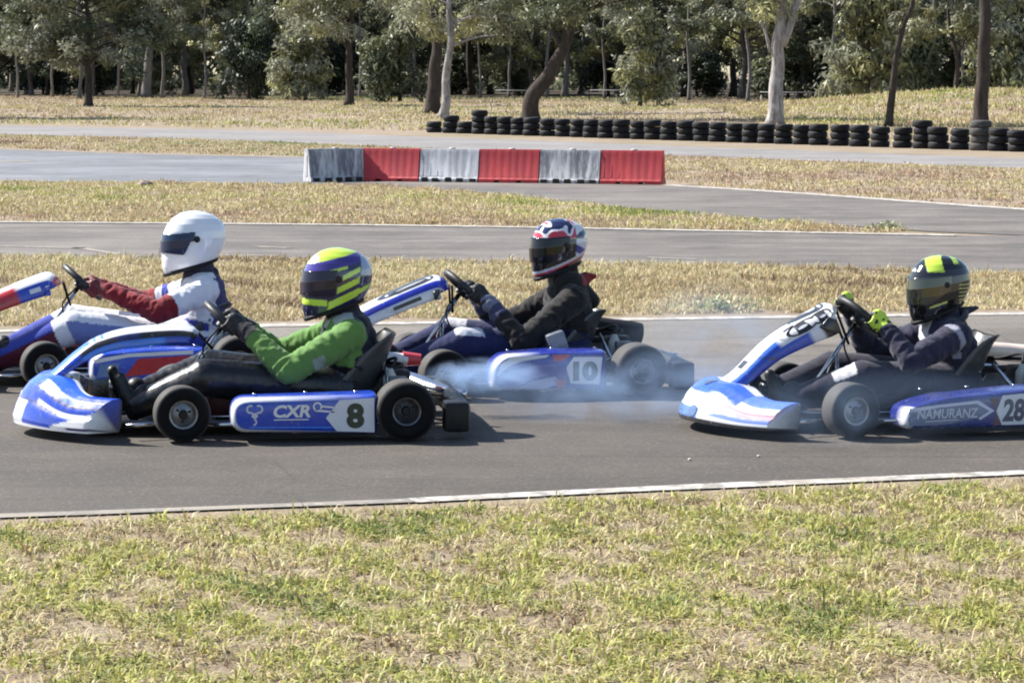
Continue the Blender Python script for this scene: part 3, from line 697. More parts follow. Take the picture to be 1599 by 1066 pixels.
# ------------------------------------------------------------------ tyre wall
M_tyre_old = mat_plain('weathered_tyre', (0.010, 0.010, 0.012), 0.75, var=0.4, scale=9, bump=0.4, bscale=30, spec=0.3)
M_tyre_grey = mat_plain('grey_dusty_tyre', (0.075, 0.07, 0.066), 0.9, var=0.3, scale=9, bump=0.4, bscale=30, spec=0.2)
def tyre_ring(ro, ri, wd):
    mb = MB(); h = wd/2
    pr = [(ri, -h*0.55), (ri+0.03, -h*0.9), (ro-0.045, -h), (ro-0.012, -h*0.8), (ro, -h*0.4), (ro, h*0.4), (ro-0.012, h*0.8), (ro-0.045, h), (ri+0.03, h*0.9), (ri, h*0.55), (ri, -h*0.55)]
    mb.lathe(pr, 22, None, cap=False); return mb
XS = [(-2.2, 81.74, 2), (-1.7, 80.99, 3), (-1.29, 80.4, 2), (-0.88, 79.78, 4), (-0.54, 79.28, 3), (-0.17, 78.74, 3), (0.18, 78.23, 3), (0.54, 77.69, 3), (0.95, 77.1, 3), (1.33, 76.53, 3), (1.73, 75.95, 3), (2.07, 75.45, 3),
      (2.45, 74.88, 3), (2.84, 74.31, 3), (3.24, 73.71, 3), (3.56, 73.24, 3), (3.96, 72.66, 3), (4.34, 72.1, 3), (4.71, 71.56, 3), (5.05, 71.05, 3), (5.45, 70.47, 3), (5.79, 69.95, 3), (6.12, 69.47, 3), (6.49, 68.93, 3), (6.85, 68.4, 3),
      (7.22, 67.86, 3), (7.64, 67.23, 3), (8.02, 66.67, 3), (8.42, 66.08, 3), (8.86, 65.44, 3), (9.22, 64.91, 4), (9.52, 64.47, 3), (9.89, 63.92, 3), (10.26, 63.38, 4), (10.61, 62.87, 3), (10.93, 62.39, 3), (11.3, 61.8, 3)]
ty_meshes = []
for ro, wd in ((0.222, 0.158), (0.23, 0.165), (0.215, 0.155)):
    o = tyre_ring(ro, 0.105, wd).build('stacked_tyre', M_tyre_old); ty_meshes.append((o.data, wd)); COL.objects.unlink(o); bpy.data.objects.remove(o)
grey_me = ty_meshes[1][0].copy(); grey_me.materials.clear(); grey_me.materials.append(M_tyre_grey)
LEVEL = {2: ['bottom', 'top'], 3: ['bottom', 'middle', 'top'], 4: ['bottom', 'second lowest', 'third lowest', 'top']}
for i, (x, y, n) in enumerate(XS):
    z = 0.0; k = rr.randrange(3); x += rr.uniform(-0.02, 0.02); y += rr.uniform(-0.06, 0.06)
    for q in range(n):
        me, wd = ty_meshes[k]
        if i == 33: me = grey_me; wd = ty_meshes[1][1]
        o = link('stacked_tyre', me); o.location = (x+rr.uniform(-0.02, 0.02), y+rr.uniform(-0.02, 0.02), z+wd/2)
        o.rotation_euler = (rr.uniform(-0.04, 0.04), rr.uniform(-0.04, 0.04), rr.uniform(0, 6)); z += wd; o.scale = (1, 1, 1) if q else (1.04, 1.04, 1)
        c_ = 'dusty grey tyre' if i == 33 else 'black tyre'
        tag(o, f'{c_}, {LEVEL[n][q]} one of {ORD[i]} stack from the left in tyre row', 'tyre', 'tyres stacked along the far road')

for px_, py_, r_, lb in ((0.80, 12.86, 0.009, 'tiny white pebble on the near track left of kart 28'), (1.12, 12.98, 0.008, 'tiny white pebble on the near track below kart 28')):
    mb = MB(); mb.grid(lambda u, v: (r_*math.cos(u*6.283)*math.sin(v*3.1416)*(1+0.2*math.sin(3*u*6.283)), r_*0.8*math.sin(u*6.283)*math.sin(v*3.1416), r_*0.6*(1+math.cos(v*3.1416))), 10, 6)
    tag(mb.build('pebble', mat_plain('white_stone', (0.6, 0.58, 0.55), 0.9), loc=(px_, py_, 0.004)), lb, 'pebble', 'pebbles on the track')
# small stone and weeds
mb = MB(); mb.grid(lambda u, v: (0.11*math.cos(u*6.283)*math.sin(v*3.1416)*(1+0.25*math.sin(5*u*6.283)), 0.09*math.sin(u*6.283)*math.sin(v*3.1416), 0.03+0.06*math.cos(v*3.1416)*(1+0.15*math.cos(3*u*6.283))), 16, 10)
tag(mb.build('stone', mat_plain('brown_stone', (0.26, 0.20, 0.16), 0.9, var=0.35, bump=0.5, bscale=20), loc=(-5.55, 43.6, 0)), 'brown stone lying on the grass island at left', 'stone')
def weed(loc, label, seed, n, h):
    g = np.random.default_rng(seed); t = empty('weed', loc); tag(t, label, 'plant', 'leafy weeds')
    sb = MB(); cen = []
    for k in range(n):
        a = g.uniform(0, 6.28); r = g.uniform(0.02, 0.20); e = Vector((math.cos(a)*r, math.sin(a)*r*0.7, h*g.uniform(0.4, 1)))
        sb.tube([(e.x*0.2, e.y*0.2, -0.01), (e.x*0.6, e.y*0.6, e.z*0.6), e], 0.004, 5); cen.append(tuple(e))
    sb.build('stem', mat_plain('weed_stem', (0.12, 0.14, 0.05), 0.7), t)
    V, C = leaf_arrays(g, np.array(cen), np.tile([[0.06, 0.06, 0.05]], (n, 1)), 22, 0.045, 0.022, [(0.24, 0.27, 0.11), (0.32, 0.35, 0.16), (0.48, 0.50, 0.33)], 0.1)
    link('leaves', leaf_mesh('leaves', V, C), M_leaf, t)
weed((1.55, 20.95, 0), 'green leafy weed on the verge above the far track edge line', 81, 9, 0.07)
weed((4.1, 31.6, 0), 'pale green weed at the right tip of the grass island', 82, 8, 0.06)

# ------------------------------------------------------------------ karts
M_paint = mat_attr('gloss_livery', 0.24, 0.35, 0.22, scuff=True)
M_rubber = mat_attr('slick_tyre', 0.66, 0, 0.02, bump=0.15, bscale=120, spec=0.12)
M_alu = mat_plain('cast_alloy', (0.24, 0.24, 0.25), 0.4, 0.9, var=0.2, scale=40)
M_alu_dark = mat_plain('dark_alloy', (0.13, 0.13, 0.14), 0.4, 0.8, var=0.25, scale=40)
M_chrome = mat_plain('chrome_tube', (0.62, 0.62, 0.64), 0.18, 1.0, var=0.1)
M_black = mat_plain('black_plastic', (0.010, 0.010, 0.012), 0.45, var=0.3, bump=0.15, bscale=50, spec=0.3)
M_black_m = mat_plain('matt_black_plastic', (0.011, 0.011, 0.013), 0.65, var=0.35, bump=0.25, bscale=50, spec=0.25)
M_seat = mat_plain('seat_shell', (0.055, 0.057, 0.06), 0.33, var=0.25, scale=8)
M_grip = mat_plain('suede_grip', (0.018, 0.018, 0.02), 0.5, bump=0.3, bscale=150)
M_red_tank = mat_plain('dark_red_plastic', (0.10, 0.012, 0.014), 0.4)
M_vinyl = mat_attr('printed_sticker', 0.3, 0.3, 0.10)

BLUE = (0.006, 0.055, 0.47); SKYB = (0.03, 0.20, 0.80); NAVY = (0.008, 0.015, 0.12); ROYAL = (0.012, 0.030, 0.42)
WHITE = (0.74, 0.74, 0.76); PALE_W = (0.66, 0.67, 0.74); BLK = (0.010, 0.010, 0.014); RED = (0.50, 0.02, 0.03); LIMEC = (0.55, 0.78, 0.06)

def spin_y(): return Matrix.Rotation(R(90), 4, 'X')

def make_wheel(kart, x, y, rad, wd, steer, deep):
    sgn = -1 if y < 0 else 1
    wl = empty('wheel', (x, y, rad), steer, kart)
    h = wd/2; mb = MB(); M = spin_y()
    tr = (0.085, 0.08, 0.075); sw = (0.005, 0.005, 0.006)
    pr = [(0.064, -h*0.80, sw), (0.070, -h*0.92, sw), (0.085, -h*0.99, sw), (rad-0.035, -h, sw), (rad-0.018, -h*0.96, sw), (rad-0.007, -h*0.86, (0.03, 0.029, 0.028)), (rad-0.001, -h*0.72, tr)]
    full = pr+[(rad, 0, tr)]+[(r, -z, c) for r, z, c in reversed(pr)]
    n = 48; b0 = len(mb.v); mb.lathe([(r, z) for r, z, c in full], n, M, cap=False)
    mb.c = [c for r, z, c in full for _ in range(n)]
    mb.build('tyre', M_rubber, wl, colors=True)
    rb = MB(); d = 0.055 if deep else 0.02
    o = sgn*1.0   # outer side: local +z after spin is -y
    f = -1 if sgn > 0 else 1
    prof = [(0.062, f*-h*0.8), (0.072, f*-h*0.84), (0.072, f*-h*0.80), (0.058, f*-h*0.6), (0.056, f*h*(0.9)-f*d), (0.060, f*h*0.84), (0.0735, f*h*0.90), (0.0745, f*h*0.86)]
    rb.lathe(prof, 36, M, cap=False)
    zc = f*(h*0.86-d)
    rb.lathe([(0.020, zc+f*0.006), (0.022, zc+f*0.010), (0.045, zc), (0.0575, zc-f*0.004)], 36, M, cap=False)
    rb.build('rim', M_alu if not deep else M_alu_dark, wl, angle=40)
    hb = MB(); hb.lathe([(0.0, zc-f*0.02), (0.021, zc-f*0.02), (0.021, zc+f*0.02), (0.017, zc+f*0.026), (0.0, zc+f*0.026)], 18, M, cap=False)
    for k in range(3):
        a = 2*math.pi*k/3+0.4; hb.lathe([(0.0, zc), (0.0065, zc), (0.0065, zc+f*0.013), (0, zc+f*0.013)], 8, M @ Matrix.Translation((0.034*math.cos(a), 0.034*math.sin(a), 0)), cap=False)
    hb.build('hub', M_black, wl, angle=40)

def rounded_outline(pts, rad, n=5):
    out = []; m = len(pts)
    for i in range(m):
        p = Vector(pts[i]); a = Vector(pts[i-1]); b = Vector(pts[(i+1) % m]); r = rad[i] if isinstance(rad, (list, tuple)) else rad
        da = (a-p); db = (b-p); r = min(r, da.length*0.49, db.length*0.49)
        q0 = p+da.normalized()*r; q1 = p+db.normalized()*r
        for k in range(n+1):
            t = k/n; out.append(q0*(1-t)**2+p*2*t*(1-t)+q1*t*t)
    return out

def decal(parent, name, poly, y, col, layer=1, side=-1):
    mb = MB(); yy = y+side*0.0016*layer
    pts = [(p[0], yy, p[1]) for p in poly]
    if side > 0: pts = pts[::-1]
    mb.add(pts, [tuple(range(len(pts)))], col)
    return mb.build(name, M_vinyl, parent, smooth=False, colors=True)

def decal_text(parent, name, s, x0, x1, z0, z1, y, col, layer=2, bold=0.03, shear=0.0, side=-1):
    vs, fs = text_mesh(s, bold, shear); mb = MB(); yy = y+side*0.0016*layer
    mb.add([((x0+(x1-x0)*a) if side < 0 else (x1-(x1-x0)*a), yy, z0+(z1-z0)*b) for a, b in vs], fs, col)
    return mb.build(name, M_vinyl, parent, smooth=False, colors=True)

def ring2d(cx, cz, r, wd, a0, a1, n=14):
    o = [(cx+math.cos(R(a0+(a1-a0)*k/n))*(r+wd/2), cz+math.sin(R(a0+(a1-a0)*k/n))*(r+wd/2)) for k in range(n+1)]
    i = [(cx+math.cos(R(a0+(a1-a0)*k/n))*(r-wd/2), cz+math.sin(R(a0+(a1-a0)*k/n))*(r-wd/2)) for k in range(n+1)]
    return o+i[::-1]

def side_pod(kart, outline, rad, side, base, trim, trim_x):
    pts = rounded_outline(outline, rad); n = len(pts)
    c = sum(pts, Vector((0, 0)))/n
    ext = Vector((max(p.x for p in pts)-min(p.x for p in pts), max(p.y for p in pts)-min(p.y for p in pts)))
    mb = MB(); rings = []
    for inset, y in ((0.0, 0.41), (-0.004, 0.50), (0.0, 0.585), (0.006, 0.605), (0.014, 0.616), (0.022, 0.62)):
        vs = []
        for p in pts:
            dd = p-c; k = Vector((1-2*inset/ext.x, 1-2*inset/ext.y)); vs.append((c.x+dd.x*k.x, side*y, c.y+dd.y*k.y))
        rings.append(vs)
    vs = []; cs = []
    for i, r in enumerate(rings):
        vs += r
        for p in r: cs.append(trim if (i in (2, 3, 4) and p[0] < trim_x) else base)
    fs = []
    for i in range(len(rings)-1):
        for k in range(n): fs.append((i*n+k, i*n+(k+1) % n, (i+1)*n+(k+1) % n, (i+1)*n+k))
    fs.append(tuple((len(rings)-1)*n+k for k in range(n))); fs.append(tuple(range(n-1, -1, -1)))
    mb.add(vs, fs, cs); return mb.build('side_pod', M_paint, kart, colors=True, angle=50)

NC = [(0.0, 0.05), (-0.004, 0.085), (0.012, 0.135), (0.040, 0.195), (0.080, 0.245), (0.130, 0.280), (0.190, 0.285), (0.262, 0.265)]
NE = [(0.0, 0.045), (-0.004, 0.068), (0.002, 0.095), (0.020, 0.125), (0.050, 0.155), (0.085, 0.185), (0.120, 0.203), (0.155, 0.208)]
def nose_cone(kart, xf, xe, wide, hscale, cf):
    m = len(NC)-1
    def pt(v, s):
        a = abs(v); k = sstep(0.30, 0.86, a)
        i = min(m-1, int(s*m)); t = s*m-i
        cx, cz = (NC[i][0]+(NC[i+1][0]-NC[i][0])*t, NC[i][1]+(NC[i+1][1]-NC[i][1])*t); ex, ez = (NE[i][0]+(NE[i+1][0]-NE[i][0])*t, NE[i][1]+(NE[i+1][1]-NE[i][1])*t)
        groove = -0.012*math.exp(-((s-0.42)/0.06)**2)*sstep(0.25, 0.5, a)
        x = xf+(xe-xf)*a**1.9+cx*(1-k)+ex*k-groove
        return Vector((x, v*wide, 0.045+(cz*(1-k)+ez*k-0.045)*hscale))
    mb = MB(); NVv, NS = 72, 42; vs = []; cs = []
    rows = NS+4
    for i in range(NVv+1):
        v = -1+2*i/NVv
        pr = [pt(v, j/NS) for j in range(NS+1)]; q = pr[-1]
        pr += [q+Vector((0.012, 0, -0.012)), Vector((q.x+0.008, q.y, 0.09)), Vector((q.x-0.005, q.y, 0.05))]
        vs += pr; cs += [cf(v, j/NS) for j in range(NS+1)]+[BLK]*3  # solid rear wall coloured black, standing in for the shaded hollow inside
    for i in range(NVv):
        for j in range(rows):
            j2 = (j+1) % rows; mb.f.append((i*rows+j, (i+1)*rows+j, (i+1)*rows+j2, i*rows+j2))
    mb.v = [tuple(v) for v in vs]; mb.c = cs
    mb.f.append(tuple(range(rows))); mb.f.append(tuple(NVv*rows+j for j in range(rows-1, -1, -1)))
    o = mb.build('nose_cone', M_paint, kart, colors=True, angle=45)
    return o, pt

def front_panel(kart, path, wtab, dtab, cf, text=None, marks=()):
    P = catmull([(x, 0, z) for x, z in path], 10)
    def pt(u, t, off=0.0):
        f = t*(len(P)-1); i = min(len(P)-2, int(f)); k = f-i; p = P[i].lerp(P[i+1], k)
        tg = (P[min(i+2, len(P)-1)]-P[max(i-1, 0)]).normalized(); nn = Vector((-tg.z, 0, tg.x))
        wv = interp(wtab, t); dv = interp(dtab, t); ph = abs(u)*math.pi/2
        y = math.copysign(wv*math.sin(ph)**0.62, u); drop = dv*(1-max(0, math.cos(ph))**0.75)
        q = p-nn*drop; q.y = y
        if off:
            dirn = Vector((nn.x*math.cos(ph), math.copysign(math.sin(ph), u) if u else 0, nn.z*math.cos(ph))); q = q+dirn.normalized()*off
        return q
    mb = MB(); mb.grid(lambda a, b: pt(-1+2*a, b), 56, 48, lambda a, b, p: cf(-1+2*a, b))
    o = mb.build('front_panel', M_paint, kart, colors=True)
    so = o.modifiers.new('thickness', 'SOLIDIFY'); so.thickness = 0.006; so.offset = 1
    for (s, u0, u1, t0, t1, col, bold) in (text or []):
        vs, fs = text_mesh(s, bold, 0.0); tb = MB()
        tb.add([pt(u0+(u1-u0)*a, t0+(t1-t0)*b, 0.0035) for a, b in vs], fs, col); tb.build('number', M_vinyl, o, smooth=False, colors=True)
    for (u0, u1, t0, t1, col) in marks:
        tb = MB(); tb.grid(lambda a, b: pt(u0+(u1-u0)*a, t0+(t1-t0)*b, 0.0025), 6, 8); tb.c = [col]*len(tb.v); tb.build('sticker', M_vinyl, o, colors=True)
    return o, pt

def seat(kart, dx, tall):
    prof = catmull([(0.50+dx, 0, 0.165), (0.58+dx, 0, 0.085), (0.72+dx, 0, 0.06), (0.84+dx, 0, 0.10), (0.91+dx, 0, 0.24), (0.955+dx, 0, 0.36), (0.99+dx, 0, 0.36+tall)], 5)
    m = len(prof)-1
    def f(u, v, off=0.0):
        t = v*m; i = min(m-1, int(t)); p = prof[i].lerp(prof[i+1], t-i); tg = (prof[min(i+1, m)]-prof[max(i-1, 0)]).normalized()
        nn = Vector((-tg.z, 0, tg.x)); a = (u-0.5)*2
        sd = interp([(0, 0.02), (0.25, 0.13), (0.55, 0.19), (0.75, 0.14), (1, 0.03)], v)
        wv = interp([(0, 0.15), (0.4, 0.185), (0.7, 0.185), (1, 0.15)], v)
        q = p+nn*(sd*abs(a)**2.6-off); q.y = wv*math.copysign(min(1, abs(a)*1.15-0.15*abs(a)**3), a)*(1+off*4); return q
    mb = MB(); nu, nv = 26, 34
    mb.grid(lambda u, v: f(u, v), nu, nv); mb.grid(lambda u, v: f(u, v, 0.008), nu, nv)
    N = (nu+1)*(nv+1); idx = lambda i, j: i*(nv+1)+j
    rim = [idx(i, 0) for i in range(nu+1)]+[idx(nu, j) for j in range(1, nv+1)]+[idx(i, nv) for i in range(nu-1, -1, -1)]+[idx(0, j) for j in range(nv-1, 0, -1)]
    for k in range(len(rim)): a, b = rim[k], rim[(k+1) % len(rim)]; mb.f.append((a, b, b+N, a+N))
    mb.c = [(1, 1, 1)]*len(mb.v)
    return mb.build('seat', M_seat, kart)

def steering(kart, cx, cz, rad, tilt):
    """tilt: angle of the wheel's axis above the horizontal, pointing back at the driver"""
    A = Vector((math.cos(tilt), 0, math.sin(tilt))); U = Vector((0, 1, 0)); Vv = A.cross(U)*-1
    if Vv.z < 0: Vv = -Vv
    c = Vector((cx, 0, cz))
    def rp(a, r=rad): return c+U*(r*math.cos(a))+Vv*(r*0.92*math.sin(a))
    sw = MB(); sw.tube([rp(2*math.pi*k/36) for k in range(36)], 0.018, 10, closed=True)
    so = sw.build('steering_wheel', M_grip, kart)
    sp = MB()
    for a in (R(0), R(180), R(270)): sp.tube([c-A*0.02, rp(a, rad*0.55)-A*0.012, rp(a, rad*0.97)], [0.016, 0.011, 0.009], 8, flat=0.5)
    sp.build('spoke', M_alu_dark, so)
    hb = MB(); hb.lathe([(0, -0.03), (0.034, -0.03), (0.036, 0.0), (0.028, 0.012), (0, 0.012)], 18, Matrix.Translation(c-A*0.012) @ A.to_track_quat('Z', 'Y').to_matrix().to_4x4(), cap=False)
    hb.build('hub', M_black, so, angle=40)
    cb = MB(); foot = Vector((cx-0.33*math.cos(tilt)/max(0.3, math.sin(tilt)), 0, 0.10)); cb.tube([c-A*0.02, foot], 0.011, 8); cb.build('steering_column', M_chrome, kart)
    for sy in (-1, 1):
        mid = c.lerp(foot, 0.42); bb = MB(); bb.tube([mid+Vector((0, sy*0.02, 0)), mid+Vector((-0.01, sy*0.08, -0.12)), (mid.x-0.06, sy*0.13, 0.07)], 0.0095, 8); bb.build('column_support', M_chrome, kart)
    return c, A, U, Vv, rp

def make_kart(sp):
    kt = empty('racing_kart', (sp['o'][0], sp['o'][1], 0.008), R(sp['rz'])); tag(kt, sp['label'], 'kart', 'racing karts on the track')
    dx = sp.get('dx', 0.0)
    # chassis
    fr = MB()
    for sy in (-1, 1):
        fr.tube(catmull([(-0.42, sy*0.16, 0.065), (-0.25, sy*0.24, 0.06), (0.0, sy*0.27, 0.06), (0.3, sy*0.33, 0.06), (0.75, sy*0.34, 0.06), (1.2, sy*0.32, 0.075)], 4), 0.015, 8)
        fr.tube([(0.0, sy*0.27, 0.06), (0.0, sy*0.40, 0.11)], 0.014, 8)
        for x in (0.28, 0.80): fr.tube([(x, sy*0.33, 0.06), (x, sy*0.52, 0.075)], 0.010, 8)
        fr.tube(catmull([(0.28, sy*0.52, 0.075), (0.55, sy*0.545, 0.075), (0.80, sy*0.52, 0.075)], 4), 0.010, 8)
    for x, yy in ((-0.42, 0.16), (0.16, 0.30), (0.62, 0.34), (1.18, 0.32)): fr.tube([(x, -yy, 0.06), (x, yy, 0.06)], 0.013, 8)
    fr.tube(catmull([(-0.40, -0.14, 0.09), (-0.53, -0.10, 0.10), (-0.56, 0, 0.10), (-0.53, 0.10, 0.10), (-0.40, 0.14, 0.09)], 4), 0.010, 8)
    fr.build('chassis_frame', M_alu_dark, kt)
    ft = MB(); ft.box((-0.02, 0, 0.043), (0.84, 0.52, 0.006)); ft.build('floor_tray', M_black_m, kt, smooth=False)
    # axles and steering linkage
    ax = MB(); ax.tube([(1.05, -0.56, 0.14), (1.05, 0.56, 0.14)], 0.020, 12); ax.build('rear_axle', M_chrome, kt)
    for sy in (-1, 1):
        tb = MB(); tb.tube([(0.07, sy*0.03, 0.10), (0.06, sy*0.41, 0.12)], 0.006, 6); tb.build('tie_rod', M_chrome, kt)
        st = MB(); st.tube([(0, sy*0.37, 0.08), (0, sy*0.37, 0.19)], 0.016, 8); st.tube([(0, sy*0.37, 0.13), (0, sy*0.47, 0.13)], 0.012, 8); st.build('stub_axle', M_alu_dark, kt)
        pd = MB(); pd.tube(catmull([(-0.30, sy*0.10, 0.06), (-0.33, sy*0.12, 0.14), (-0.33, sy*0.13, 0.22), (-0.33, sy*0.19, 0.225)], 4), 0.008, 8); pd.build('pedal', M_alu, kt)
    dk = MB(); dk.lathe([(0.03, -0.004), (0.09, -0.004), (0.09, 0.004), (0.03, 0.004)], 28, Matrix.Translation((1.05, -0.24, 0.14)) @ spin_y(), cap=True); dk.build('brake_disc', M_alu, kt, angle=40)
    sk = MB(); sk.lathe([(0.02, -0.003), (0.10, -0.003), (0.10, 0.003), (0.02, 0.003)], 28, Matrix.Translation((1.05, 0.20, 0.14)) @ spin_y(), cap=True); sk.build('sprocket', M_alu_dark, kt, angle=40)
    for sy in (-1, 1):
        make_wheel(kt, 0.0, sy*0.50, 0.132, 0.13, sp['steer'] if sy < 0 else sp['steer']*0.85, False)
        make_wheel(kt, 1.05, sy*0.57, 0.142, 0.21, 0.0, True)
    # body work
    nc, npt = nose_cone(kt, sp['nose'][0], sp['nose'][1], 0.52, sp['nose'][2], sp['nose_col'])
    for (v, s, r, col) in sp.get('nose_logo', []):
        a = npt(v, s); e = 0.012; n_ = (npt(v+e, s)-npt(v-e, s)).cross(npt(v, s+e)-npt(v, s-e)).normalized()
        if n_.x > 0 and n_.z < 0.1: n_ = -n_
        if n_.z < -0.2: n_ = -n_
        lb = MB(); lb.grid(lambda q, b: npt(v+r/0.52*b*math.cos(q*2*math.pi), max(0.0, min(1, s+r/0.33*b*math.sin(q*2*math.pi))))+n_*0.003, 20, 3, lambda q, b, p: col); lb.build('emblem', M_vinyl, nc, colors=True)
    fp, fpt = front_panel(kt, sp['panel'], sp['panel_w'], sp['panel_d'], sp['panel_col'], sp.get('panel_text'), sp.get('panel_marks', ()))
    bkt = MB(); e = fpt(0, 0.86)
    for sy in (-1, 1):
        bkt = MB(); bkt.tube([(e.x+0.03, sy*0.05, e.z-0.03), (sp['steer_c'][0]-0.07, sy*0.03, sp['steer_c'][1]-0.13)], 0.007, 6); bkt.build('panel_bracket', M_black, kt)
    for side in (-1, 1):
        pod = side_pod(kt, sp['pod'], sp['pod_r'], side, sp['pod_col'], sp['pod_trim'], sp['pod_trim_x'])
        sp['pod_decals'](pod, side)
    bp = MB(); bp.tube(catmull([(1.30, -0.60, 0.105), (1.335, -0.45, 0.11), (1.335, 0, 0.115), (1.335, 0.45, 0.11), (1.30, 0.60, 0.105)], 6), 0.045, 12, flat=1.55); 
    for sy in (-1, 1): bp.box((1.295, sy*0.55, 0.105), (0.12, 0.13, 0.145), bev=0.02)
    bp.build('rear_bumper', M_black, kt, angle=50)
    # seat, tank, engine
    seat(kt, dx, sp.get('seat_tall', 0.06))
    tk = MB(); tk.box((0.28, 0, 0.125), (0.30, 0.22, 0.15), bev=0.035); tk.lathe([(0.03, 0), (0.03, 0.025), (0.02, 0.03)], 14, Matrix.Translation((0.22, 0, 0.198))); tk.build('fuel_tank', sp.get('tank', M_red_tank), kt, angle=50)
    en = MB(); en.box((0.88, 0.40, 0.13), (0.20, 0.14, 0.12), bev=0.015)
    for k in range(6): en.box((0.80-0.012*k, 0.40, 0.205+0.02*k), (0.14, 0.13, 0.009))
    en.tube([(0.80, 0.40, 0.2), (0.735, 0.40, 0.33)], 0.045, 12); en.build('engine', M_alu_dark, kt, angle=45)
    ab = MB()
    for (pts, rs, fl) in sp['airbox']: ab.tube(catmull(pts, 5) if len(pts) > 2 else pts, rs if len(pts) == 2 else [interp([(0, rs[0]), (0.12, rs[1]), (0.88, rs[1]), (1, rs[2])], i/((len(pts)-1)*5)) for i in range((len(pts)-1)*5+1)], 16, flat=fl)
    ab.build('airbox', sp['airbox_mat'], kt, angle=60)
    if 'airbox_tip' in sp:
        at = MB(); a, b, r, mt = sp['airbox_tip']; at.tube([a, b], [r*1.02, r*0.8], 16); at.build('airbox_cap', mt, kt, angle=60)
    for sy in (-1, 1):
        ss = MB(); ss.tube([(0.93+dx, sy*0.17, 0.30), (1.02, sy*0.30, 0.09)], 0.009, 8); ss.build('seat_stay', M_chrome, kt)
        s2 = MB(); s2.tube([(0.66+dx, sy*0.20, 0.15), (0.62, sy*0.33, 0.07)], 0.009, 8); s2.build('seat_stay', M_chrome, kt)
        for x in (0.34, 0.58, 0.82):
            bo = MB(); bo.lathe([(0, 0), (0.009, 0), (0.008, 0.006), (0, 0.007)], 10, Matrix.Translation((x, sy*0.52, 0.012+max(p[1] for p in sp['pod'])-0.008-0.05*max(0, 0.45-x))), cap=False); bo.build('bolt', M_chrome, kt)
    eb = MB(); eb.box((1.06, -0.06, 0.225), (0.13, 0.12, 0.11), bev=0.015); eb.build('battery_box', M_black, kt, angle=45)
    ob = MB(); ob.lathe([(0, 0), (0.032, 0), (0.034, 0.02), (0.034, 0.09), (0.02, 0.115), (0.014, 0.13), (0, 0.131)], 16, Matrix.Translation((1.02, -0.155, 0.165)), cap=False); ob.build('catch_bottle', mat_plain('milky_bottle', (0.42, 0.42, 0.38), 0.5), kt, angle=50)
    for q in range(2):
        hs = MB(); hs.tube(catmull([(1.02, -0.155, 0.29), (1.06+0.03*q, -0.05, 0.335-0.03*q), (1.0, 0.10, 0.30), (0.90, 0.30, 0.26+0.03*q)], 5), 0.008, 8); hs.build('hose', M_black_m, kt)
    sb_ = MB(); sb_.tube(catmull([(0.10, -0.40, 0.07), (0.17, -0.50, 0.075), (0.26, -0.53, 0.08)], 4), 0.010, 8); sb_.build('side_bar', M_chrome, kt); sb_ = MB(); sb_.tube([(-0.26, -0.40, 0.065), (-0.05, -0.33, 0.07)], 0.009, 8); sb_.build('nose_bar', M_chrome, kt)
    ca = MB(); ca.box((1.05, -0.24, 0.235), (0.09, 0.05, 0.06), bev=0.01); ca.build('brake_caliper', M_alu_dark, kt, angle=45)
    br = MB(); br.tube(catmull([(-0.30, -0.12, 0.10), (0.0, -0.24, 0.085), (0.4, -0.30, 0.095), (0.8, -0.29, 0.11), (1.02, -0.25, 0.20)], 4), 0.006, 6); br.build('brake_line', M_chrome, kt)
    cb = MB(); cb.tube(catmull([(-0.28, 0.12, 0.12), (-0.05, 0.16, 0.22), (0.2, 0.22, 0.20), (0.5, 0.30, 0.12), (0.84, 0.36, 0.24)], 5), 0.006, 6); cb.build('throttle_cable', M_black, kt)
    cw = MB(); cw.tube(catmull([(sp['steer_c'][0]-0.04, -0.02, sp['steer_c'][1]-0.03), (sp['steer_c'][0]-0.12, -0.10, sp['steer_c'][1]-0.12), (sp['steer_c'][0]-0.08, -0.13, sp['steer_c'][1]-0.24), (0.22, -0.10, 0.20)], 5), 0.005, 6); cw.build('sensor_wire', M_black, kt)
    cg = MB(); cg.box((0.98, 0.20, 0.235), (0.26, 0.05, 0.035), bev=0.012); cg.build('chain_guard', M_black, kt, angle=45)
    if sp.get('radiator'):
        rd = MB(); rd.box((0.66, -0.335, 0.235), (0.10, 0.13, 0.20), Matrix.Rotation(R(-18), 3, 'Y'), bev=0.012)
        for q in range(7): rd.box((0.66-0.006*(q-3)*1.2, -0.402, 0.155+0.026*q), (0.08, 0.008, 0.010), Matrix.Rotation(R(-18), 3, 'Y'))
        rd.build('radiator', mat_plain('radiator_alloy', (0.22, 0.24, 0.27), 0.45, 0.6), kt, angle=45)
    ex = MB(); ex.tube(catmull([(0.92, 0.40, 0.2), (1.0, 0.42, 0.22), (1.12, 0.36, 0.2), (1.24, 0.18, 0.16), (1.33, 0.02, 0.155), (1.41, -0.04, 0.15)], 5), [0.022+0.028*math.exp(-((i-14)/5)**2) for i in range(26)], 12); ex.build('exhaust_pipe', M_chrome, kt)
    return kt

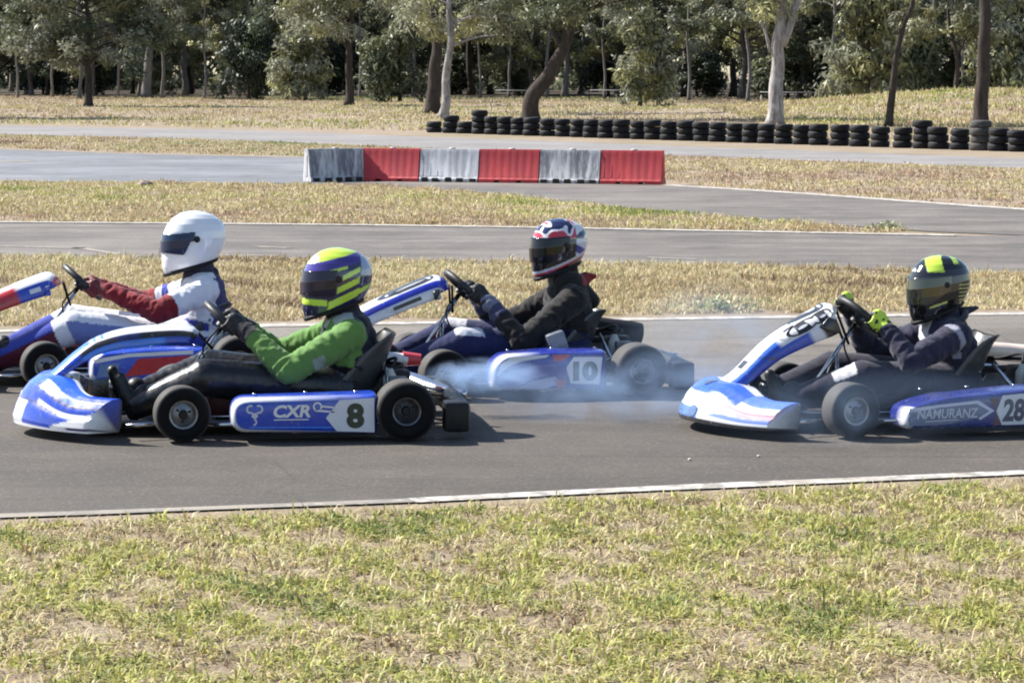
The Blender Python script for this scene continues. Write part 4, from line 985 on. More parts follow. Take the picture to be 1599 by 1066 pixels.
# per kart liveries ------------------------------------------------------
def nose8(v, s):
    a = abs(v)
    if s < 0.07: return WHITE
    if 0.06 < a < 0.34 and s < 0.36 and v < 0: return PALE_W
    if a > 0.70 and s < 0.10+0.40*(a-0.70)/0.30 and s > 0.05: return WHITE if s > 0.12 or a < 0.85 else NAVY
    if 0.36 < s < 0.40 and a < 0.92: return NAVY
    if a > 0.46 and 0.40 <= s < 0.44: return WHITE
    if 0.56 < s < 0.60 and a > 0.3: return NAVY
    if a > 0.80: return BLUE
    if s > 0.955: return WHITE if a > 0.18 else BLUE
    return BLUE if s < 0.55 else (0.014, 0.11, 0.66)
def panel8(u, t):
    a = abs(u)
    if a < 0.42: return SKYB if t < 0.36 else (PALE_W if t > 0.52 or (t*26) % 1 < 0.55 else SKYB)
    if a < 0.52: return WHITE if 0.3 < t < 0.96 else SKYB
    if t < 0.30: return BLUE
    if a < 0.80: return BLK if (t < 0.52 or t > 0.62) else NAVY
    return SKYB if t < 0.7 else BLUE
def nose28(v, s):
    a = abs(v)
    if s < 0.10: return BLK
    if a < 0.66 and 0.52 < s < 0.88: return (0.02, 0.10, 0.62)
    if a > 0.66 and s > 0.62: return (0.10, 0.20, 0.60)
    if a > 0.55 and 0.34 < s < 0.46: return (0.62, 0.36, 0.42)
    if a > 0.40 and 0.20 < s < 0.34 and (a-0.4) > (s-0.2)*1.6: return (0.20, 0.28, 0.72)
    if a < 0.30 and s < 0.30: return (0.10, 0.20, 0.45)
    return WHITE
def panel28(u, t):
    a = abs(u)
    if a < (0.72 if t > 0.46 else 0.36): return WHITE if t > 0.12 else PALE_W
    if t < 0.62: return BLUE if a > 0.60 else (0.05, 0.16, 0.62)
    if t < 0.68: return PALE_W
    return BLK
def nose10(v, s): return WHITE if s < 0.08 or (abs(v) > 0.5 and 0.2 < s < 0.34) else ROYAL
def panel10(u, t):
    a = abs(u)
    if a < 0.46: return WHITE if 0.26 < t < 0.74 else (ROYAL if t > 0.74 or t < 0.16 else PALE_W)
    if a < 0.74: return ROYAL if t > 0.2 else PALE_W
    if a < 0.79: return PALE_W
    return WHITE if t < 0.72 else BLK
def noseW(v, s): return WHITE if s < 0.1 else (RED if abs(v) < 0.35 else BLUE)
def panelW(u, t):
    a = abs(u)
    if t > 0.80 and a < 0.62: return (0.62, 0.10, 0.14)
    if t < 0.46: return RED if a > 0.42 else (0.62, 0.42, 0.46)
    if a < 0.58: return WHITE
    return BLUE
def pod8(pod, side):
    y = side*0.62
    decal(pod, 'number_plate', [(0.671, 0.113), (0.735, 0.197), (0.900, 0.206), (0.900, 0.042), (0.722, 0.050)], y, PALE_W, 1, side)
    decal_text(pod, 'number', '8', 0.768, 0.852, 0.062, 0.182, y, (0.008, 0.03, 0.02), 2, 0.05, 0, side)
    decal_text(pod, 'lettering', 'CXR', 0.425, 0.600, 0.118, 0.178, y, WHITE, 1, 0.035, 0.18, side)
    decal(pod, 'underline', [(0.425, 0.106), (0.590, 0.106), (0.592, 0.111), (0.427, 0.111)], y, WHITE, 1, side)
    for ply in (ring2d(0.632, 0.168, 0.018, 0.008, -40, 240), [(0.615, 0.146), (0.712, 0.137), (0.712, 0.145), (0.640, 0.153)], [(0.652, 0.165), (0.712, 0.158), (0.712, 0.166), (0.655, 0.173)]):
        decal(pod, 'wrench_emblem', ply, y, WHITE, 1, side)
    for ply in (ring2d(0.318, 0.160, 0.017, 0.009, 60, 300), ring2d(0.356, 0.160, 0.017, 0.009, -120, 120), [(0.326, 0.143), (0.348, 0.143), (0.353, 0.125), (0.337, 0.112), (0.321, 0.125)], ring2d(0.330, 0.100, 0.014, 0.008, -90, 70)):
        decal(pod, 'scorpion_emblem', ply, y, (0.55, 0.58, 0.68), 1, side)
    decal(pod, 'stripe', [(0.31, 0.072), (0.70, 0.066), (0.695, 0.072), (0.312, 0.078)], y, SKYB, 1, side)
def pod10(pod, side):
    y = side*0.62
    decal(pod, 'stripe', [(0.265, 0.125), (0.285, 0.19), (0.34, 0.228), (0.55, 0.236), (0.53, 0.222), (0.40, 0.205), (0.325, 0.178)], y, WHITE, 1, side)
    decal(pod, 'stripe', [(0.565, 0.236), (0.665, 0.235), (0.625, 0.205), (0.575, 0.200)], y, RED, 1, side)
    decal(pod, 'stripe', [(0.285, 0.06), (0.32, 0.150), (0.45, 0.180), (0.60, 0.185), (0.585, 0.145), (0.44, 0.10), (0.36, 0.06)], y, (0.16, 0.16, 0.42), 1, side)
    decal(pod, 'stripe', [(0.37, 0.06), (0.46, 0.10), (0.58, 0.12), (0.60, 0.08), (0.52, 0.055)], y, (0.34, 0.35, 0.55), 1, side)
    decal(pod, 'stripe', [(0.575, 0.10), (0.64, 0.105), (0.635, 0.06), (0.59, 0.055)], y, (0.36, 0.05, 0.08), 2, side)
    decal(pod, 'number_plate', [(0.640, 0.165), (0.682, 0.222), (0.838, 0.218), (0.822, 0.072), (0.664, 0.080)], y, WHITE, 1, side)
    decal_text(pod, 'number', '10', 0.678, 0.812, 0.092, 0.198, y, (0.012, 0.035, 0.025), 2, 0.06, 0, side)
def pod28(pod, side):
    y = side*0.62
    decal(pod, 'stripe', [(0.245, 0.10), (0.25, 0.145), (0.40, 0.160), (0.600, 0.176), (0.682, 0.124), (0.61, 0.082), (0.60, 0.09), (0.655, 0.124), (0.590, 0.160), (0.40, 0.146), (0.30, 0.130)], y, (0.50, 0.54, 0.68), 1, side)
    decal(pod, 'name_panel', [(0.252, 0.062), (0.252, 0.128), (0.40, 0.143), (0.588, 0.157), (0.648, 0.124), (0.60, 0.092), (0.45, 0.066)], y, (0.10, 0.135, 0.24), 1, side)
    decal_text(pod, 'lettering', 'NAMURANZ', 0.290, 0.600, 0.094, 0.140, y, (0.48, 0.50, 0.60), 2, 0.02, 0.15, side)
    decal(pod, 'stripe', [(0.33, 0.078), (0.50, 0.084), (0.50, 0.090), (0.33, 0.084)], y, (0.40, 0.43, 0.52), 2, side)
    decal(pod, 'stripe', [(0.655, 0.185), (0.705, 0.188), (0.692, 0.12), (0.72, 0.058), (0.675, 0.052), (0.690, 0.122)], y, (0.06, 0.012, 0.03), 1, side)
    decal(pod, 'number_plate', [(0.692, 0.122), (0.722, 0.196), (0.895, 0.208), (0.895, 0.055), (0.720, 0.055)], y, (0.62, 0.65, 0.72), 1, side)
    decal_text(pod, 'number', '28', 0.722, 0.838, 0.070, 0.180, y, (0.01, 0.02, 0.06), 2, 0.04, 0.12, side)
def podW(pod, side):
    y = side*0.62
    decal(pod, 'stripe', [(0.25, 0.17), (0.45, 0.20), (0.80, 0.212), (0.80, 0.19), (0.45, 0.18), (0.27, 0.15)], y, WHITE, 1, side)
    decal(pod, 'stripe', [(0.42, 0.07), (0.50, 0.17), (0.86, 0.185), (0.86, 0.12), (0.60, 0.09)], y, RED, 1, side)
    decal(pod, 'number_plate', [(0.27, 0.07), (0.29, 0.14), (0.40, 0.15), (0.38, 0.07)], y, (0.12, 0.22, 0.42), 1, side)

K8 = dict(o=(-1.6272, 13.9987), rz=8, steer=R(7), label='bright blue racing kart numbered 8 leading nearest the camera', dx=0.065, seat_tall=0.10,
          nose=(-0.80, -0.445, 1.0), nose_col=nose8, panel=[(-0.66, 0.255), (-0.60, 0.30), (-0.50, 0.385), (-0.398, 0.452), (-0.25, 0.495), (-0.05, 0.510), (0.06, 0.502), (0.10, 0.475)],
          panel_w=[(0, 0.12), (0.4, 0.11), (0.9, 0.13), (1, 0.10)], panel_d=[(0, 0.02), (0.25, 0.06), (0.6, 0.09), (1, 0.07)], panel_col=panel8, steer_c=(0.235, 0.52),
          pod=[(0.228, 0.05), (0.228, 0.206), (0.915, 0.220), (0.915, 0.032)], pod_r=[0.07, 0.07, 0.02, 0.02], pod_col=BLUE, pod_trim=WHITE, pod_trim_x=0.36, pod_decals=pod8,
          airbox=[([(0.90, 0.10, 0.335), (1.0, 0.11, 0.325), (1.13, 0.12, 0.31)], (0.03, 0.042, 0.04), 0.7)], airbox_mat=mat_plain('white_plastic', WHITE, 0.35), airbox_tip=((1.11, 0.12, 0.315), (1.20, 0.12, 0.308), 0.036, mat_plain('red_plastic_cap', (0.6, 0.06, 0.08), 0.4)))
K10 = dict(o=(-0.466, 15.755), rz=12, steer=R(8), label='royal blue racing kart numbered 10 with black muffler behind the smoke', dx=0.0, radiator=True,
           nose=(-0.72, -0.43, 0.92), nose_col=nose10, panel=[(-0.58, 0.25), (-0.49, 0.36), (-0.379, 0.450), (-0.2, 0.535), (-0.03, 0.605), (0.05, 0.625), (0.10, 0.60), (0.12, 0.56)],
           panel_w=[(0, 0.12), (0.4, 0.125), (0.85, 0.14), (1, 0.11)], panel_d=[(0, 0.03), (0.3, 0.10), (0.8, 0.13), (1, 0.09)], panel_col=panel10, steer_c=(0.207, 0.55),
           panel_text=[('10', 0.36, -0.36, 0.36, 0.66, BLK, 0.04)], panel_marks=((-0.92, -0.82, 0.40, 0.52, BLK), (-0.92, -0.84, 0.24, 0.27, BLK)),
           pod=[(0.235, 0.05), (0.240, 0.175), (0.30, 0.236), (0.555, 0.254), (0.868, 0.247), (0.868, 0.03)], pod_r=[0.04, 0.05, 0.05, 0.05, 0.02, 0.02], pod_col=(0.008, 0.024, 0.30), pod_trim=WHITE, pod_trim_x=0.40, pod_decals=pod10,
           airbox=[([(0.95, 0.33, 0.29), (1.03, 0.34, 0.285), (1.14, 0.34, 0.27), (1.30, 0.34, 0.25)], (0.05, 0.070, 0.062), 0.95)], airbox_mat=M_black_m)
K28 = dict(o=(1.5014, 14.131), rz=13, steer=R(10), label='white and blue racing kart numbered 28 entering at the right edge', dx=-0.075, seat_tall=0.07,
           nose=(-0.685, -0.42, 0.80), nose_col=nose28, nose_logo=[(-0.20, 0.22, 0.035, (0.08, 0.14, 0.28)), (-0.05, 0.72, 0.03, (0.05, 0.06, 0.10))],
           panel=[(-0.56, 0.21), (-0.48, 0.235), (-0.413, 0.282), (-0.28, 0.41), (-0.151, 0.498), (-0.02, 0.572), (0.05, 0.602), (0.085, 0.58)],
           panel_w=[(0, 0.13), (0.3, 0.10), (0.8, 0.13), (1, 0.11)], panel_d=[(0, 0.02), (0.3, 0.07), (0.7, 0.135), (1, 0.14)], panel_col=panel28, steer_c=(0.225, 0.53),
           panel_text=[('28', 0.26, -0.70, 0.52, 0.80, BLK, 0.03)], panel_marks=((-0.15, 0.05, 0.30, 0.34, BLK),),
           pod=[(0.226, 0.045), (0.234, 0.140), (0.31, 0.168), (0.444, 0.197), (0.832, 0.222), (0.915, 0.226), (0.915, 0.034)], pod_r=[0.04, 0.04, 0.03, 0.03, 0.02, 0.02, 0.02], pod_col=(0.010, 0.022, 0.19), pod_trim=PALE_W, pod_trim_x=0.27, pod_decals=pod28,
           airbox=[([(0.86, 0.20, 0.33), (1.0, 0.21, 0.325), (1.15, 0.22, 0.31), (1.34, 0.22, 0.29)], (0.035, 0.062, 0.06), 0.75)], airbox_mat=mat_plain('orange_white_plastic', (0.74, 0.60, 0.50), 0.4), tank=M_black)
KW = dict(o=(-2.6648, 16.214), rz=12, steer=R(8), label='blue and red racing kart cut by the left edge, behind kart 8', dx=0.09,
          nose=(-0.72, -0.43, 0.92), nose_col=noseW, panel=[(-0.58, 0.25), (-0.49, 0.36), (-0.379, 0.445), (-0.2, 0.525), (-0.03, 0.590), (0.05, 0.610), (0.10, 0.585), (0.12, 0.55)],
          panel_w=[(0, 0.12), (0.4, 0.125), (0.85, 0.14), (1, 0.11)], panel_d=[(0, 0.03), (0.3, 0.10), (0.8, 0.13), (1, 0.09)], panel_col=panelW, steer_c=(0.24, 0.55),
          panel_marks=((-0.88, -0.74, 0.52, 0.58, PALE_W), (-0.90, -0.78, 0.62, 0.67, PALE_W), (-0.88, -0.76, 0.70, 0.76, PALE_W)),
          pod=[(0.235, 0.05), (0.240, 0.165), (0.30, 0.205), (0.555, 0.222), (0.868, 0.217), (0.868, 0.03)], pod_r=[0.04, 0.05, 0.05, 0.05, 0.02, 0.02], pod_col=BLUE, pod_trim=WHITE, pod_trim_x=0.30, pod_decals=podW,
          airbox=[([(0.95, 0.33, 0.29), (1.05, 0.34, 0.285), (1.20, 0.34, 0.27)], (0.03, 0.05, 0.045), 0.8)], airbox_mat=M_black_m)
TILT = R(47)
for k_ in (K8, K10, K28, KW):
    k_['obj'] = make_kart(k_)
    k_['ring'] = steering(k_['obj'], k_['steer_c'][0], k_['steer_c'][1], 0.14, TILT)

# ------------------------------------------------------------------ drivers
M_suit = mat_attr('woven_cloth', 0.85, 0, 0.10, bump=0.25, bscale=260, spec=0.2, sheen=0.15)
M_shiny = mat_attr('shiny_race_suit', 0.33, 0.0, 0.08, bump=0.12, bscale=200, spec=0.5)
M_glove = mat_attr('glove_leather', 0.55, 0, 0.08, bump=0.2, bscale=200)
M_boot = mat_plain('black_boot', (0.010, 0.010, 0.011), 0.5, var=0.3)
M_helm = mat_attr('helmet_lacquer', 0.10, 0.8, 0.02)
def mat_visor(name, col, rough, metal):
    m = NT(name); co = m.coord(); f = m.noise(co, 6, 2)
    m.set(color=m.mix(m.maprange(f, 0.3, 0.7), col, tuple(c*1.3 for c in col)), rough=rough, metal=metal, coat=0.2, spec=0.4); return m.m

def remeshed(mb, voxel, smooth_it, name):
    me = bpy.data.meshes.new(name); me.from_pydata(mb.v, [], mb.f); me.update()
    o = bpy.data.objects.new(name+'_tmp', me); COL.objects.link(o)
    r = o.modifiers.new('r', 'REMESH'); r.mode = 'VOXEL'; r.voxel_size = voxel; r.adaptivity = 0
    s = o.modifiers.new('s', 'SMOOTH'); s.factor = 0.5; s.iterations = smooth_it
    bpy.context.view_layer.update(); dg = bpy.context.evaluated_depsgraph_get()
    out = bpy.data.meshes.new_from_object(o.evaluated_get(dg)); bpy.data.objects.remove(o); bpy.data.meshes.remove(me)
    out.name = name; out.polygons.foreach_set('use_smooth', [True]*len(out.polygons)); return out

def verts_of(me):
    a = np.empty(len(me.vertices)*3, np.float32); me.vertices.foreach_get('co', a); return a.reshape(-1, 3)
def norms_of(me):
    a = np.empty(len(me.vertices)*3, np.float32); me.vertices.foreach_get('normal', a); return a.reshape(-1, 3)
def set_cols(me, C):
    if 'Col' in me.color_attributes: me.color_attributes.remove(me.color_attributes['Col'])
    a = me.color_attributes.new('Col', 'FLOAT_COLOR', 'POINT'); c4 = np.ones((len(C), 4), np.float32); c4[:, :3] = C; a.data.foreach_set('color', c4.ravel())

def helmet_surface(sc):
    rows = [(0.0, 0.0, 0.0), (0.02, 0.046, 0.040), (0.06, 0.083, 0.069), (0.14, 0.118, 0.096), (0.24, 0.143, 0.114), (0.36, 0.158, 0.124), (0.50, 0.164, 0.128), (0.64, 0.161, 0.126), (0.78, 0.151, 0.119), (0.90, 0.138, 0.108), (1.0, 0.122, 0.096)]
    tab_a = [(r[0], r[1]) for r in rows]; tab_b = [(r[0], r[2]) for r in rows]
    def f(az, t, off=0.0):
        """az 0 = front (-x), near side negative; t 0 top .. 1 lower rim"""
        c = math.cos(az); zb = -0.175+0.105*(0.5-0.5*c)**0.8
        z = 0.165+(zb-0.165)*t
        a = interp(tab_a, t); b = interp(tab_b, t)
        x = -a*c; y = b*math.sin(az)
        if c > 0: x -= 0.012*sstep(0.62, 0.95, t)*c**2       # chin bar pushed forward
        k = 1+off/0.15
        return Vector((x*k*sc, y*k*sc, z*k*sc))
    return f

def helmet(parent, pos, yaw, pitch, sc, cf, visor_mask, visor_mat, extras=None):
    f = helmet_surface(sc); NA, NTt = 176, 96
    mb = MB(); mb.grid(lambda u, v: f(-math.pi+2*math.pi*u, v), NA, NTt, lambda u, v, p: cf(p.x/(0.165*sc), abs(p.y)/(0.128*sc), p.z/(0.17*sc), -math.pi+2*math.pi*u, v))
    h = mb.build('helmet', M_helm, parent, colors=True, loc=pos); h.rotation_euler = (0, pitch, yaw)
    vb = MB(); vs = []; fs = []; ix = {}
    def vid(i, j):
        if (i, j) not in ix: ix[(i, j)] = len(vs); vs.append(f(-math.pi+2*math.pi*i/NA, j/NTt, 0.0035))
        return ix[(i, j)]
    for i in range(NA):
        for j in range(NTt):
            az = -math.pi+2*math.pi*(i+0.5)/NA; p = f(az, (j+0.5)/NTt)
            if visor_mask(p.x/(0.165*sc), abs(p.y)/(0.128*sc), p.z/(0.17*sc), abs(az)): fs.append((vid(i, j), vid(i+1, j), vid(i+1, j+1), vid(i, j+1)))
    vb.add(vs, fs); v = vb.build('visor', visor_mat, h); so = v.modifiers.new('thickness', 'SOLIDIFY'); so.thickness = 0.004; so.offset = 1
    for sy in (-1, 1):
        az = sy*R(84); p = f(az, 0.50); pb = MB(); pb.lathe([(0, 0), (0.017*sc, 0), (0.015*sc, 0.008), (0, 0.009)], 16, Matrix.Translation(p) @ Vector((0, sy, 0)).to_track_quat('Z', 'Y').to_matrix().to_4x4(), cap=False)
        pb.build('visor_pivot', M_black, h, angle=40)
    # padded lower rim and lining
    rb = MB(); rb.tube([f(-math.pi+2*math.pi*k/48, 1.0) for k in range(48)], 0.011*sc, 8, closed=True); rb.build('rim_trim', M_black_m, h)
    lb = MB(); c = f(0, 1)*0.5+f(math.pi, 1)*0.5; lb.grid(lambda u, v: (f(-math.pi+2*math.pi*u, 0.985)-c)*(1-v*0.98)+c+Vector((0, 0, 0.03*v)), 36, 4); lb.build('lining', M_black_m, h)
    return h

def glove(parent, origin, grip, T, N, A, wrist, cf):
    mb = MB(); up = T
    palm = grip+A*0.034+N*0.006
    mb.capsule(palm-T*0.026, palm+T*0.026, 0.024, 0.024); mb.capsule(palm+A*0.012-T*0.016, palm+A*0.012+T*0.02, 0.026, 0.024)
    mb.capsule(palm+A*0.01, wrist, 0.032, 0.036)
    for i in range(4):
        off = (i-1.5)*0.0205; end = [-185, -200, -195, -165][i]; rad = [0.0085, 0.0095, 0.0095, 0.009][i]
        pts = []
        for k in range(9):
            a = R(75+(end-75)*k/8); pts.append(grip+T*off+(N*math.cos(a)+A*math.sin(a))*(0.027+0.004*math.cos(k*2.1)))
        mb.tube(pts, [rad*1.1-rad*0.03*k for k in range(9)], 8)
    pts = [grip+T*(0.030+0.003*k)+(N*math.cos(R(110+14*k))+A*math.sin(R(110+14*k)))*0.030 for k in range(7)]
    mb.tube(pts, [0.013, 0.013, 0.012, 0.0115, 0.011, 0.010, 0.009], 8)
    # cuff
    d = (wrist-palm).normalized(); mb.tube([wrist-d*0.03, wrist+d*0.012, wrist+d*0.02], [0.036, 0.042, 0.040], 14)
    mb.v = [tuple(Vector(v)-origin) for v in mb.v]
    me = remeshed(mb, 0.0048, 3, 'glove'); P = verts_of(me)
    C = np.array([cf(Vector(p)+origin, palm, A, T, N) for p in P]); set_cols(me, C)
    return link('glove', me, M_glove, parent)

def driver(sp, kart):
    rz = R(kart['rz']); c, s = math.cos(rz), math.sin(rz); O = Vector((sp['pel'][0], 0, 0.075))
    t = empty('person', (kart['o'][0]+c*O.x, kart['o'][1]+s*O.x, O.z+0.008), rz); tag(t, sp['label'], 'person', 'kart drivers')
    cc, A, U, Vv, rp = kart['ring']
    px, pz = sp['pel']; cx, cz = sp['chest']; sx, sz = sp['sh']; hx, hz = sp['head']; k = sp.get('k', 1.0)
    caps = []; mb = MB()
    def cap(i, a, b, ra, rb, sy=None):
        caps.append((i, Vector(a), Vector(b), ra, rb)); mb.capsule(a, b, ra, rb, 16, sy)
    cap('hip', (px, -0.07*k, pz), (px, 0.07*k, pz), 0.115*k, 0.115*k)
    B = sp.get('bulk', 1.12)*k
    cap('torso', (px-0.01, 0, pz+0.07), (cx, 0, cz), 0.118*k, 0.128*B, 1.28)
    cap('torso', (cx, 0, cz), (sx, 0, sz-0.01), 0.128*B, 0.108*B, 1.35)
    cap('yoke', (sx, -0.13*k, sz), (sx, 0.13*k, sz), 0.082*k, 0.082*k)
    cap('neck', (sx-0.005, 0, sz+0.03), (hx+0.03, 0, hz-0.13), 0.088*k, 0.078*k)
    grips = []
    for q, sy in enumerate((-1, 1)):
        ang = sp['grip'][q]; a = R(ang); g = rp(a); T = (rp(a+0.02)-rp(a-0.02)).normalized(); N = (g-cc).normalized()
        if T.z < 0: T = -T
        el = Vector(sp['elb'][q]); palm = g+A*0.034+N*0.006; wr = palm+(el-palm).normalized()*0.062
        cap('upper', (sx, sy*0.165*k, sz-0.005), el, 0.074*k, 0.060*k)
        cap('fore', el, wr+(el-wr).normalized()*0.015, 0.060*k, 0.040*k)
        kn = Vector(sp['knee'][q]); an = Vector(sp['ank'][q])
        cap('thigh', (px-0.02, sy*0.09*k, pz+0.005), kn, 0.105*k, 0.090*k)
        cap('shin', kn, an, 0.090*k, 0.060*k)
        grips.append((g, T, N, wr))
    mb.v = [tuple(Vector(v)-O) for v in mb.v]
    me = remeshed(mb, 0.0085, 5, 'body'); P = verts_of(me); Nn = norms_of(me); Pk = P+np.array(O)[None]
    best = np.full(len(P), 9.0); ids = np.zeros(len(P), int); names = []; tt = np.zeros(len(P)); seg = np.zeros(len(P), int)
    for q, (nm, a, b, ra, rb) in enumerate(caps):
        if nm not in names: names.append(nm)
        a_, b_ = np.array(a), np.array(b); d = b_-a_; tpar = np.clip(((Pk-a_)@d)/max(1e-9, d@d), 0, 1)
        dist = np.linalg.norm(Pk-(a_+tpar[:, None]*d), axis=1)-(ra+(rb-ra)*tpar); m = dist < best
        best[m] = dist[m]; ids[m] = names.index(nm); tt[m] = tpar[m]; seg[m] = q
    amp = sp.get('fold', 0.008)
    off = np.zeros(len(P))
    for i, p in enumerate(Pk):
        nm = names[ids[i]]; v = Vector(p)
        d = (caps[seg[i]][2]-caps[seg[i]][1]); d = d.normalized() if d.length > 1e-6 else Vector((0, 0, 1))
        al = v.dot(d); w_ = v*9+d*(al*16)
        n1 = mnoise.noise(w_+Vector((3, 0, 0))); n2 = mnoise.noise(v*38+Vector((0, 7, 0)))
        f = (1-abs(n1)*2.2)*0.8+0.25*n2
        kk = {'upper': 1.2, 'fore': 1.25, 'torso': 0.9, 'yoke': 0.6, 'neck': 0.2, 'hip': 0.7, 'thigh': 0.3, 'shin': 0.3}[nm]
        off[i] = amp*kk*(f*0.75+0.35*(1-3*abs(mnoise.noise(v*20+d*(al*14)+Vector((9, 2, 4))))))
    P2 = P+Nn*off[:, None]; me.vertices.foreach_set('co', P2.astype(np.float32).ravel()); me.update()
    set_cols(me, np.array([sp['col'](names[ids[i]], Vector(Pk[i]), tt[i], Nn[i]) for i in range(len(P))]))
    if 'leg_mat' in sp:
        me.materials.append(M_suit); me.materials.append(sp['leg_mat'])
        leg = np.isin(ids, [names.index(x) for x in ('thigh', 'shin')]); mi = np.array([int(leg[p.vertices[0]]) for p in me.polygons], np.int32); me.polygons.foreach_set('material_index', mi)
    link('body', me, M_suit, t)
    for q in range(2): glove(t, O, *grips[q][:3], A, grips[q][3], sp['glove'])
    for q, sy in enumerate((-1, 1)):
        an = Vector(sp['ank'][q])-O; bb = MB(); toe = an+Vector((-0.085, -sy*0.01, 0.135))
        bb.capsule(an+Vector((0.03, 0, 0.05)), an+Vector((-0.005, 0, -0.01)), 0.052, 0.048); bb.capsule(an+Vector((-0.02, 0, -0.035)), an+Vector((-0.055, 0, 0.05)), 0.040, 0.038); bb.capsule(an+Vector((-0.055, 0, 0.05)), toe, 0.038, 0.028)
        link('boot', remeshed(bb, 0.008, 3, 'boot'), sp.get('boot', M_boot), t)
    hp = Vector((hx, 0, hz))-O
    helmet(t, hp, sp['yaw'], sp['pitch'], sp['hs'], sp['hcol'], sp['vmask'], sp['vmat'])
    for (nm, build, mt, cols) in sp.get('extra', []):
        eb = MB(); build(eb); eb.v = [tuple(Vector(v)-O) for v in eb.v]
        mm = remeshed(eb, 0.007, 3, nm); P3 = verts_of(mm)+np.array(O)[None]
        set_cols(mm, np.array([cols(Vector(p)) for p in P3])); link(nm, mm, mt, t)
    return t

# helmet patterns: X -1 front .. 1 back, Z -1 bottom .. 1 top
PURP = (0.055, 0.035, 0.24); NIGHT = (0.022, 0.020, 0.075); LIM = (0.52, 0.72, 0.07)
def h_green(X, Y, Z, az, t):
    d = Z-0.30*X
    if X > 0.55 and Z > 0.28 and d < 0.62: return (0.30, 0.36, 0.50)
    if d > 0.74: return LIM if X > -0.62 else (0.70, 0.80, 0.45)
    if d > 0.47: return PURP
    if d > 0.39 and X < 0.15: return LIM
    q = Z-0.52*X
    if -0.32 < X < 0.52:
        if 0.10 < q < 0.24 and X > 0.0: return LIM
        if -0.20 < q < -0.03 and X > -0.12: return LIM
        if -0.55 < q < -0.33 and X > -0.42+0.1: return LIM
    if X < -0.35 and -0.62 < Z < -0.45: return LIM
    if X > 0.5 and -0.52 < q-0.0 < -0.38+0.0 and Z < 0.1: return LIM
    if X < -0.2 and d < -0.75: return PURP
    return NIGHT
def h_red(X, Y, Z, az, t):
    w_ = math.sin(X*7+Z*4+1.0); v_ = math.sin(X*5-Z*9)
    q = Z-0.45*X
    if abs(q+0.50) < 0.035: return (0.45, 0.03, 0.05)
    if abs(q+0.42) < 0.05: return (0.55, 0.55, 0.60)
    if q < -0.5: return (0.015, 0.014, 0.018)
    if X < 0.30 and Z < 0.34: return (0.012, 0.012, 0.016)
    if Z > 0.35:
        k_ = mnoise.noise(Vector((X*2.6+Z*1.5, Y*1.2, Z*2.6-X*1.2+4.0)))
        if k_ > 0.02 and X < 0.30: return (0.52, 0.03, 0.05)
        if k_ < -0.20: return (0.012, 0.018, 0.07)
        if X > 0.1 and v_ < -0.6: return (0.02, 0.06, 0.05)
        return (0.72, 0.72, 0.76)
    if X > 0.25 and math.sin(X*4+Z*11) > 0.25: return (0.02, 0.04, 0.22)
    return (0.60, 0.60, 0.68)
def h_black(X, Y, Z, az, t):
    if Z > 0.50 and X < 0.12 and math.sin(X*6+Z*3+Y*3) > -0.25: return LIM if X > -0.6 else (0.66, 0.72, 0.60)
    if Z > 0.72 and 0.22 < X < 0.42: return LIM
    if X > 0.34 and -0.50 < Z < 0.22 and (Z*9) % 1 < 0.30 and X < 0.86-0.0 and X > 0.20-Z*0.55: return (0.45, 0.52, 0.14)
    if -0.55 < X < -0.05 and abs(Z+0.52-0.35*(X+0.5)) < 0.035: return (0.50, 0.58, 0.12)
    return (0.010, 0.010, 0.012)
def h_white(X, Y, Z, az, t): return (0.80, 0.81, 0.83)
def v_std(X, Y, Z, a): return a < R(82) and -0.36-0.0*X < Z < 0.26+0.22*(X+1)*0.6 and Z > -0.36+0.25*sstep(-0.35, 0.15, X)
def v_big(X, Y, Z, a): return a < R(92) and -0.46+0.42*sstep(-0.7, 0.1, X) < Z < 0.30+0.10*(X+1)
def v_white(X, Y, Z, a): return a < R(80) and Z < 0.16+0.22*(X+1) and Z > -0.36+0.42*sstep(-0.45, -0.25, X)
def g_plain(col):
    return lambda p, palm, A, T, N: col
def g_28(p, palm, A, T, N):
    d = p-palm
    return LIM if (d.dot(A) > 0.004 or d.dot(N) > 0.014) and abs(d.dot(T)) < 0.05 and mnoise.noise(p*45) > -0.3 else (0.012, 0.012, 0.014)

# driver 8 : green hooded jacket under a dark rib vest
def col8(nm, p, t, n):
    G = (0.115, 0.235, 0.055)
    if nm in ('hip', 'thigh', 'shin'): return (0.009, 0.009, 0.012)
    if nm == 'neck': return (0.015, 0.015, 0.02)
    if nm == 'fore' and t > 0.86: return (0.02, 0.02, 0.025)
    if nm in ('torso', 'yoke'):
        if p.x > 0.845 and n[0] > 0.05: return (0.014, 0.015, 0.03)
        if abs(p.y) < 0.075 and n[0] < 0.25: return (0.55, 0.55, 0.56) if mnoise.noise(p*26) > 0.12 else (0.02, 0.02, 0.024)
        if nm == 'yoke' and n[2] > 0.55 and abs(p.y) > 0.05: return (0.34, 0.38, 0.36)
        if p.z < 0.29: return (0.02, 0.03, 0.06)
    if nm == 'upper' and p.y < 0 and 0.55 < t < 0.72 and n[0] > 0.3: return (0.25, 0.30, 0.24)
    return G
